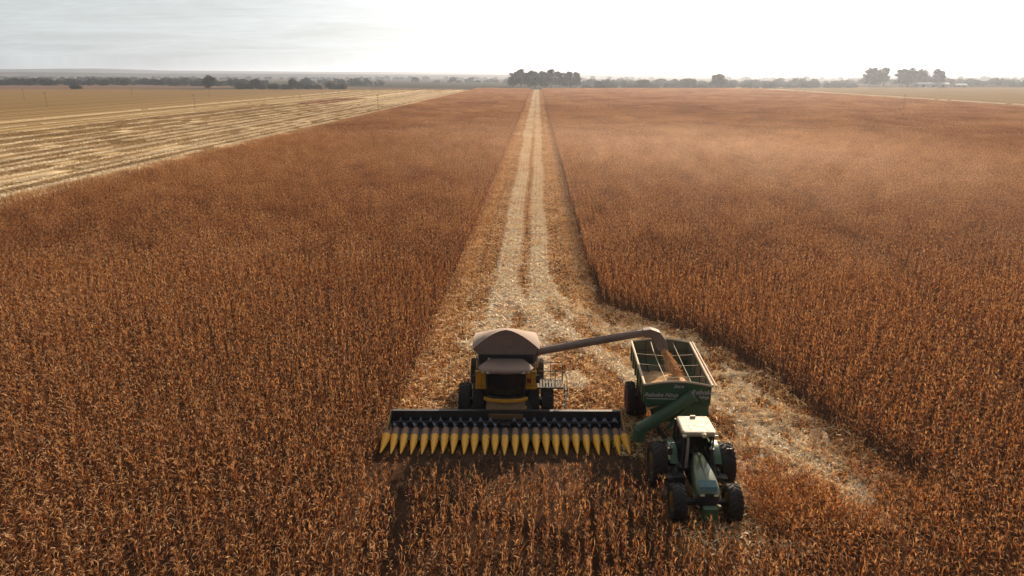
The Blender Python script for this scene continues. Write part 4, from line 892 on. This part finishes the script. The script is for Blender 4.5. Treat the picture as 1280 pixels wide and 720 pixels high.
for xx in (-0.36, 0.36): hp.bar((xx, -0.85, 3.063), (xx * .9, 0.25, 3.063), 0.03, 0.012)
hp.box((0.0, 0.30, 3.10), (0.22, 0.10, 0.07)); hp.build('roof_trim', 'cream', rro)
rl_ = MB(); rl_.tube([(0.15, -1.10, 3.0), (0.15, -1.22, 2.98)], 0.10, 14); rl_.build('roof_lamp', 'lens', rro, smooth=True)
for s in (-1, 1):
    l_ = MB(); l_.box((s * 0.66, -1.14, 2.93), (0.16, 0.05, 0.10)); l_.build('work_lamp', 'lens', rro, bevel=0.01)
for s in (-1, 1):                                                      # rear fenders curving over the tyres
    fm = MB(); rings = []
    for k in range(10):
        a = R(150 - 125 * k / 9); rr0 = 1.02; y_ = rr0 * math.cos(a) ; z_ = 0.94 + rr0 * math.sin(a)
        rings.append([(s * 0.80, y_, z_), (s * 1.10, y_, z_), (s * 1.10, y_ * 1.03, 0.94 + (z_ - .94) * 1.03), (s * 0.80, y_ * 1.03, 0.94 + (z_ - .94) * 1.03)])
    fm.loft(rings)
    fm.loft([[(s * 0.80, -1.0, 1.1), (s * 0.80, -0.5, 1.95), (s * 0.80, 0.5, 1.95), (s * 0.80, 0.7, 1.2)], [(s * 0.77, -1.0, 1.1), (s * 0.77, -0.5, 1.95), (s * 0.77, 0.5, 1.95), (s * 0.77, 0.7, 1.2)]])
    fm.build('fender', 'green', tr_, smooth=True)
    mr = MB(); mr.tube([(s * 0.7, -0.98, 2.55), (s * 1.2, -1.2, 2.65), (s * 1.25, -1.2, 2.4)], 0.018, 6); mr.box((s * 1.25, -1.22, 2.25), (0.22, 0.05, 0.32)); mr.build('mirror', 'black', tr_)
    sg = MB(); sg.box((s * 1.12, -1.05, 0.6), (0.4, 0.45, 0.05)); sg.box((s * 1.12, -1.05, 0.95), (0.4, 0.4, 0.05)); sg.bar((s * 0.92, -1.05, 0.5), (s * 0.92, -1.05, 1.3), 0.05, 0.3); sg.build('step', 'dark_grey', tr_)
    ff = MB(); rings = []
    for k in range(7): a = R(150 - 100 * k / 6); y_ = -2.62 + 0.86 * math.cos(a); z_ = 0.75 + 0.86 * math.sin(a); rings.append([(s * 0.98, y_, z_), (s * 1.42, y_, z_), (s * 1.42, y_, z_ + 0.03), (s * 0.98, y_, z_ + 0.03)])
ex = MB(); ex.tube([(-0.52, -1.25, 1.5), (-0.52, -1.25, 2.75), (-0.52, -1.18, 2.9)], [0.075, 0.06, 0.05], 12); ex.build('exhaust_pipe', 'steel', tr_, smooth=True)
ai = MB(); ai.tube([(0.50, -1.25, 1.5), (0.50, -1.25, 2.3)], 0.06, 12); ai.tube([(0.50, -1.25, 2.3), (0.50, -1.25, 2.42)], 0.11, 12); ai.build('air_intake', 'black', tr_, smooth=True)

# ------------------------------------------------------------------ poles
def pole(x_, y_, h, lab, grp, r_=0.10):
    t_ = empty('utility_pole', (x_, y_, 0)); tag(t_, lab, 'pole', grp)
    p = MB(); p.tube([(0, 0, 0), (0, 0, h)], [r_, r_ * .7], 8); p.build('post', 'wood_pole', t_)
    c = MB(); c.box((0, -0.12, h - 0.55), (1.5, 0.10, 0.12)); 
    for xx in (-0.65, 0, 0.65): c.tube([(xx, -0.12, h - 0.48), (xx, -0.12, h - 0.3)], 0.05, 6)
    c.build('crossarm', 'wood_pole', t_)
G1 = 'poles of the nearer line crossing the fields'
for a in ((-273.8, 385, 8.2, 'thin grey pole leftmost of the nearer pole line on the cut field'), (-178, 361, 7.8, 'thin grey pole second from left of the nearer line, left of the stripes'), (-80.8, 356, 7.8, 'thin grey pole standing where the striped stubble meets the corn'), (33.8, 338, 7.0, 'thin grey pole standing in the corn just right of the harvested strip'), (170.7, 335.5, 8.8, 'thin grey pole standing in the corn far to the right')): pole(*a[:3], a[3], G1)
G2 = 'poles of the farther line on the cut field'
for a in ((-367, 494, 7.5, 'small distant pole leftmost of the farther pole line'), (-331, 568, 7.5, 'small distant pole in the middle of the farther pole line'), (-268, 571, 7.5, 'small distant pole rightmost of the farther line, right below the lone dark tree')): pole(*a[:3], a[3], G2)

# ------------------------------------------------------------------ trees
def tree_meshes(seed, H, Wd, trunk_h, nc, leaf, dense=1.0, flat=0.75):
    r = np.random.default_rng(seed); mb = MB(); tops = []
    mb.tube([(0, 0, 0), (r.normal(0, .2), r.normal(0, .2), H * .35), (r.normal(0, .4), r.normal(0, .4), H * .8)], [H * .028, H * .02, H * .006], 7)
    pm = PM()
    for i in range(nc):
        a = r.uniform(0, 6.28); rad = Wd / 2 * math.sqrt(r.random()) * 0.78; zc = trunk_h + (H - trunk_h) * r.uniform(0.12, 0.88)
        k = (zc - trunk_h) / (H - trunk_h); rad *= math.sqrt(max(0.15, 1 - (2 * k - 0.75) ** 2 * 0.7)); c = np.array([rad * math.cos(a), rad * math.sin(a), zc])
        mb.tube([(0, 0, H * r.uniform(.15, .45)), tuple(c * np.array([.6, .6, .85])), tuple(c)], [H * .010, H * .006, H * .002], 5)
        R_ = Wd * r.uniform(0.12, 0.20); tint = r.uniform(0.15, 0.85); n = int(70 * dense)
        d = r.normal(0, 1, (n, 3)); d /= np.linalg.norm(d, axis=1)[:, None]; rad2 = R_ * r.random(n) ** 0.4
        Pp = c + d * rad2[:, None] * np.array([1, 1, flat])
        for q in Pp:
            e = r.normal(0, 1, 3); e /= np.linalg.norm(e); g2 = np.cross(e, r.normal(0, 1, 3)); g2 /= np.linalg.norm(g2); s = leaf * r.uniform(0.6, 1.3)
            pm.add([q - e * s - g2 * s * .6, q + e * s - g2 * s * .6, q + e * s * .7 + g2 * s * .6, q - e * s * .7 + g2 * s * .6], [(0, 1, 2, 3)], np.clip(tint + r.normal(0, .12), 0, 1))
    return mb, pm.data()
def tree_proto(name, *a, **k):
    t_ = empty(name, (0, 0, 0)); mb, d = tree_meshes(*a, **k); mb.build('trunk', 'bark', t_)
    me = np_mesh('crown', *d, 'foliage'); o = bpy.data.objects.new('crown', me); COL.objects.link(o); o.parent = t_; return t_
TP = [('tall_tree', tree_proto('tall_tree', 1, 24, 17, 3, 60, 0.5)), ('tall_tree', tree_proto('tall_tree', 2, 22, 16, 2, 60, 0.5)),
      ('round_tree', tree_proto('round_tree', 3, 15, 17, 1.8, 34, 0.5, dense=1.2)), ('broad_tree', tree_proto('broad_tree', 4, 9.5, 20, 0.8, 36, 0.5)),
      ('shrubby_tree', tree_proto('shrubby_tree', 5, 6.5, 19, 0.2, 34, 0.42)), ('tall_tree', tree_proto('tall_tree', 6, 25, 16, 4, 55, 0.5))]
used = set()
def tree(kind, x_, y_, s, lab, grp=None, rz=None, sz=1.0):
    nm, p = TP[kind]
    if kind in used: o = copy_tree(p)
    else: o = p; used.add(kind)
    o.location = (x_, y_, 0); o.rotation_euler = (0, 0, random.uniform(0, 6.28) if rz is None else rz); o.scale = (s, s, s * sz); tag(o, lab, 'tree', grp)
random.seed(21)
# clump at the end of the strip (pixels 636-728)
for i, xx in enumerate((-29, -20, -10, -2)): tree([0, 5, 1, 0][i], xx, 866 + (i % 2) * 9, [0.92, 1.0, 1.05, 0.95][i], ['leftmost tall airy tree of the clump at the end of the harvested strip', 'second tall airy tree from left in the clump at the strip end', 'third tall airy tree of the left clump at the strip end', 'tall tree standing exactly where the harvested strip ends'][i], 'tall trees at the end of the harvested strip')
for i, xx in enumerate((8, 17, 27, 37, 47)): tree([1, 5, 0, 1, 0][i], xx, 868 + (i % 2) * 8, [1.02, 1.0, 0.95, 1.0, 0.92][i], ['first tall dense tree just right of the harvested strip end', 'second tall dense tree right of the harvested strip end', 'middle tree of the dense clump right of the strip end', 'fourth tall dense tree right of the harvested strip end', 'rightmost tall tree of the clump right of the strip end'][i], 'tall trees at the end of the harvested strip')
tree(2, 229, 912, 1.25, 'lone round tree rising above the low woods right of the strip clump')
tree(2, -398, 850, 1.06, 'lone dark tree standing at the edge of the cut field on the left', sz=1.05)
for i, xx in enumerate((476, 490, 505, 520, 536, 557, 573)): tree([1, 0, 5, 1, 0, 2, 1][i], xx, 1042 + (i % 3) * 9, [1.25, 1.2, 1.15, 1.2, 1.2, 1.7, 1.2][i], ['leftmost tree of the tall row beside the white farm shed', 'second tree from left in the tall row beside the farm shed', 'third tree from left in the tall row beside the farm shed', 'middle tree of the tall row beside the farm shed', 'thin tree with gaps in the row beside the farm shed', 'wide round tree close behind the white farm shed', 'rightmost tree of the row, above the farm shed roof'][i], 'tall row of trees by the farm shed')
tree(4, -572, 862, 0.8, 'single small dark bush at the far left edge of the cut field')
# scattered tree lines
G3 = 'low trees along the left field edge'
k_ = 0
lineL = [(-376 + 9.5 * i + random.uniform(-6, 6), random.uniform(862, 880)) for i in range(15)]
for i, (xx, yy_) in enumerate(lineL):
    big = i in (3, 8); tree(2 if big else 4 if i % 3 else 3, xx, yy_, 0.85 if big else random.uniform(0.5, 0.95), ('taller tree in the low line right of the lone dark tree' if i == 3 else 'tallest domed tree of the low line left of the sky glow') if big else 'low dark tree in the line right of the lone dark tree', G3)
G4 = 'low trees in the belt between the strip clump and the farm shed'
for i in range(26):
    xx = 60 + 15.2 * i + random.uniform(-4, 4); tree([4, 3, 4, 2][i % 4] if i < 14 else 4, xx, 890 + 4.5 * i + random.uniform(-6, 6), random.uniform(0.7, 1.2) * (0.6 if i % 4 == 3 else 1), 'low hazy tree in the belt between the strip clump and the farm shed', G4)
G5 = 'small trees far out on the right'
for i in range(9): tree(4, 615 + 32 * i, 1060 + random.uniform(0, 60), random.uniform(0.7, 1.2), 'small hazy tree on the far right beyond the farm shed', G5)
# woods one cannot count
wp = bpy.data.collections.new('wood_prototypes')
for i in range(3):
    mbx, d = tree_meshes(30 + i, 9, 18, 0.5, 16, 1.0, dense=0.5); o = bpy.data.objects.new('w%02d' % i, np_mesh('w', *d, 'foliage')); wp.objects.link(o)
WP = []; rw = np.random.default_rng(9)
def belt(x0, x1, y0, y1, n): WP.append(np.stack([rw.uniform(x0, x1, n), rw.uniform(y0, y1, n), np.zeros(n)], 1))
belt(-1500, -640, 1150, 1400, 260); belt(-600, -430, 1100, 1180, 40); belt(-420, -250, 1150, 1200, 14)
belt(-2600, -900, 1900, 2150, 240); belt(-500, 200, 1500, 1600, 50); belt(70, 460, 1100, 1180, 90); belt(440, 1200, 1250, 1400, 120); belt(620, 1500, 1150, 1240, 90)
belt(-1200, 400, 2500, 2600, 110); belt(500, 2500, 2300, 2450, 160); belt(-3500, -1500, 3000, 3150, 200)
WP = np.concatenate(WP); n = len(WP); s_ = rw.uniform(0.6, 1.2, n)
wd_ = gn_instancer('distant_woods', wp, WP, rw.integers(0, 3, n), np.stack([np.zeros(n), np.zeros(n), rw.uniform(0, 6.28, n)], 1), np.stack([s_, s_, s_ * rw.uniform(0.7, 1.1, n)], 1), 'foliage')
tag(wd_, 'hazy blue belts of woodland across the plain below the horizon', 'woods', kind='stuff')
# farm shed
fsx = empty('farm_shed', (560, 1034, 0)); tag(fsx, 'long pale farm shed with light roof in front of the right hand trees', 'shed')
w_ = MB(); w_.box((0, 0, 2.2), (44, 12, 4.4)); w_.build('wall', 'white_wall', fsx)
r_ = MB(); r_.loft([[(-23, -7, 4.35), (-23, 0, 6.6), (-23, 7, 4.35)], [(23, -7, 4.35), (23, 0, 6.6), (23, 7, 4.35)]]); r_.build('roof', 'roof_pale', fsx)
for xx in (-14, 0, 13): d_ = MB(); d_.box((xx, -6.03, 1.7), (4, 0.1, 3.4)); d_.build('door', 'dark_grey', fsx)
fh = empty('farm_house', (592, 1020, 0)); tag(fh, 'small white farmhouse with bright roof at the right end of the shed', 'house')
w_ = MB(); w_.box((0, 0, 1.7), (14, 9, 3.4)); w_.build('wall', 'white_wall', fh)
r_ = MB(); r_.loft([[(-8, -5.4, 3.3), (-8, 0, 5.2), (-8, 5.4, 3.3)], [(8, -5.4, 3.3), (8, 0, 5.2), (8, 5.4, 3.3)]]); r_.build('roof', 'roof_pale', fh)
for xx in (-4, 4): d_ = MB(); d_.box((xx, -4.53, 1.8), (1.4, 0.1, 1.2)); d_.build('window', 'glass', fh)

# ------------------------------------------------------------------ haze
HZ = 0.00012
hz_ = MB(); hz_.box2((-12500, -1200, -1.0), (12500, 12500, 82.0))
m = bpy.data.materials.new('haze_air'); m.use_nodes = True; t = m.node_tree; t.nodes.clear()
pv = N(t, 'ShaderNodeVolumePrincipled'); pv.inputs['Density'].default_value = HZ; pv.inputs['Color'].default_value = (0.66, 0.75, 0.92, 1); pv.inputs['Anisotropy'].default_value = 0.62
mo = N(t, 'ShaderNodeOutputMaterial'); t.links.new(pv.outputs[0], mo.inputs['Volume']); M['haze_air'] = m
tag(hz_.build('haze', 'haze_air'), kind='stuff')

# dust by the cart, enlarged and tinted to add a warm glowing veil
ds = MB(); ds.box((0, 0, 0), (150, 200, 10.0))
m = bpy.data.materials.new('dust_glow_air'); m.use_nodes = True; t = m.node_tree; t.nodes.clear()
tcx = N(t, 'ShaderNodeTexCoord'); mp = N(t, 'ShaderNodeMapping'); mp.inputs['Scale'].default_value = (1 / 75, 1 / 100, 1 / 5.0); t.links.new(tcx.outputs['Object'], mp.inputs[0])
ln = N(t, 'ShaderNodeVectorMath', operation='LENGTH'); t.links.new(mp.outputs[0], ln.inputs[0])
fo = mathn(t, 'POWER', mathn(t, 'SUBTRACT', 1.0, ln.outputs['Value'], clamp=True), 1.4)
nz = noise(t, tcx.outputs['Object'], 0.22, 3, 0.6); nz = mathn(t, 'MULTIPLY', mathn(t, 'SUBTRACT', nz, 0.32, clamp=True), 3.0)
dn = mathn(t, 'MULTIPLY', mathn(t, 'MULTIPLY', fo, nz), 0.0058)
pv = N(t, 'ShaderNodeVolumePrincipled'); pv.inputs['Color'].default_value = (0.98, 0.72, 0.56, 1); pv.inputs['Anisotropy'].default_value = 0.5; t.links.new(dn, pv.inputs['Density'])
mo = N(t, 'ShaderNodeOutputMaterial'); t.links.new(pv.outputs[0], mo.inputs['Volume']); M['dust_glow_air'] = m
do = ds.build('dust_glow_veil', 'dust_glow_air'); do.location = (26.0, 122, 4.9); do.rotation_euler = (0, 0, R(24)); tag(do, kind='stuff')
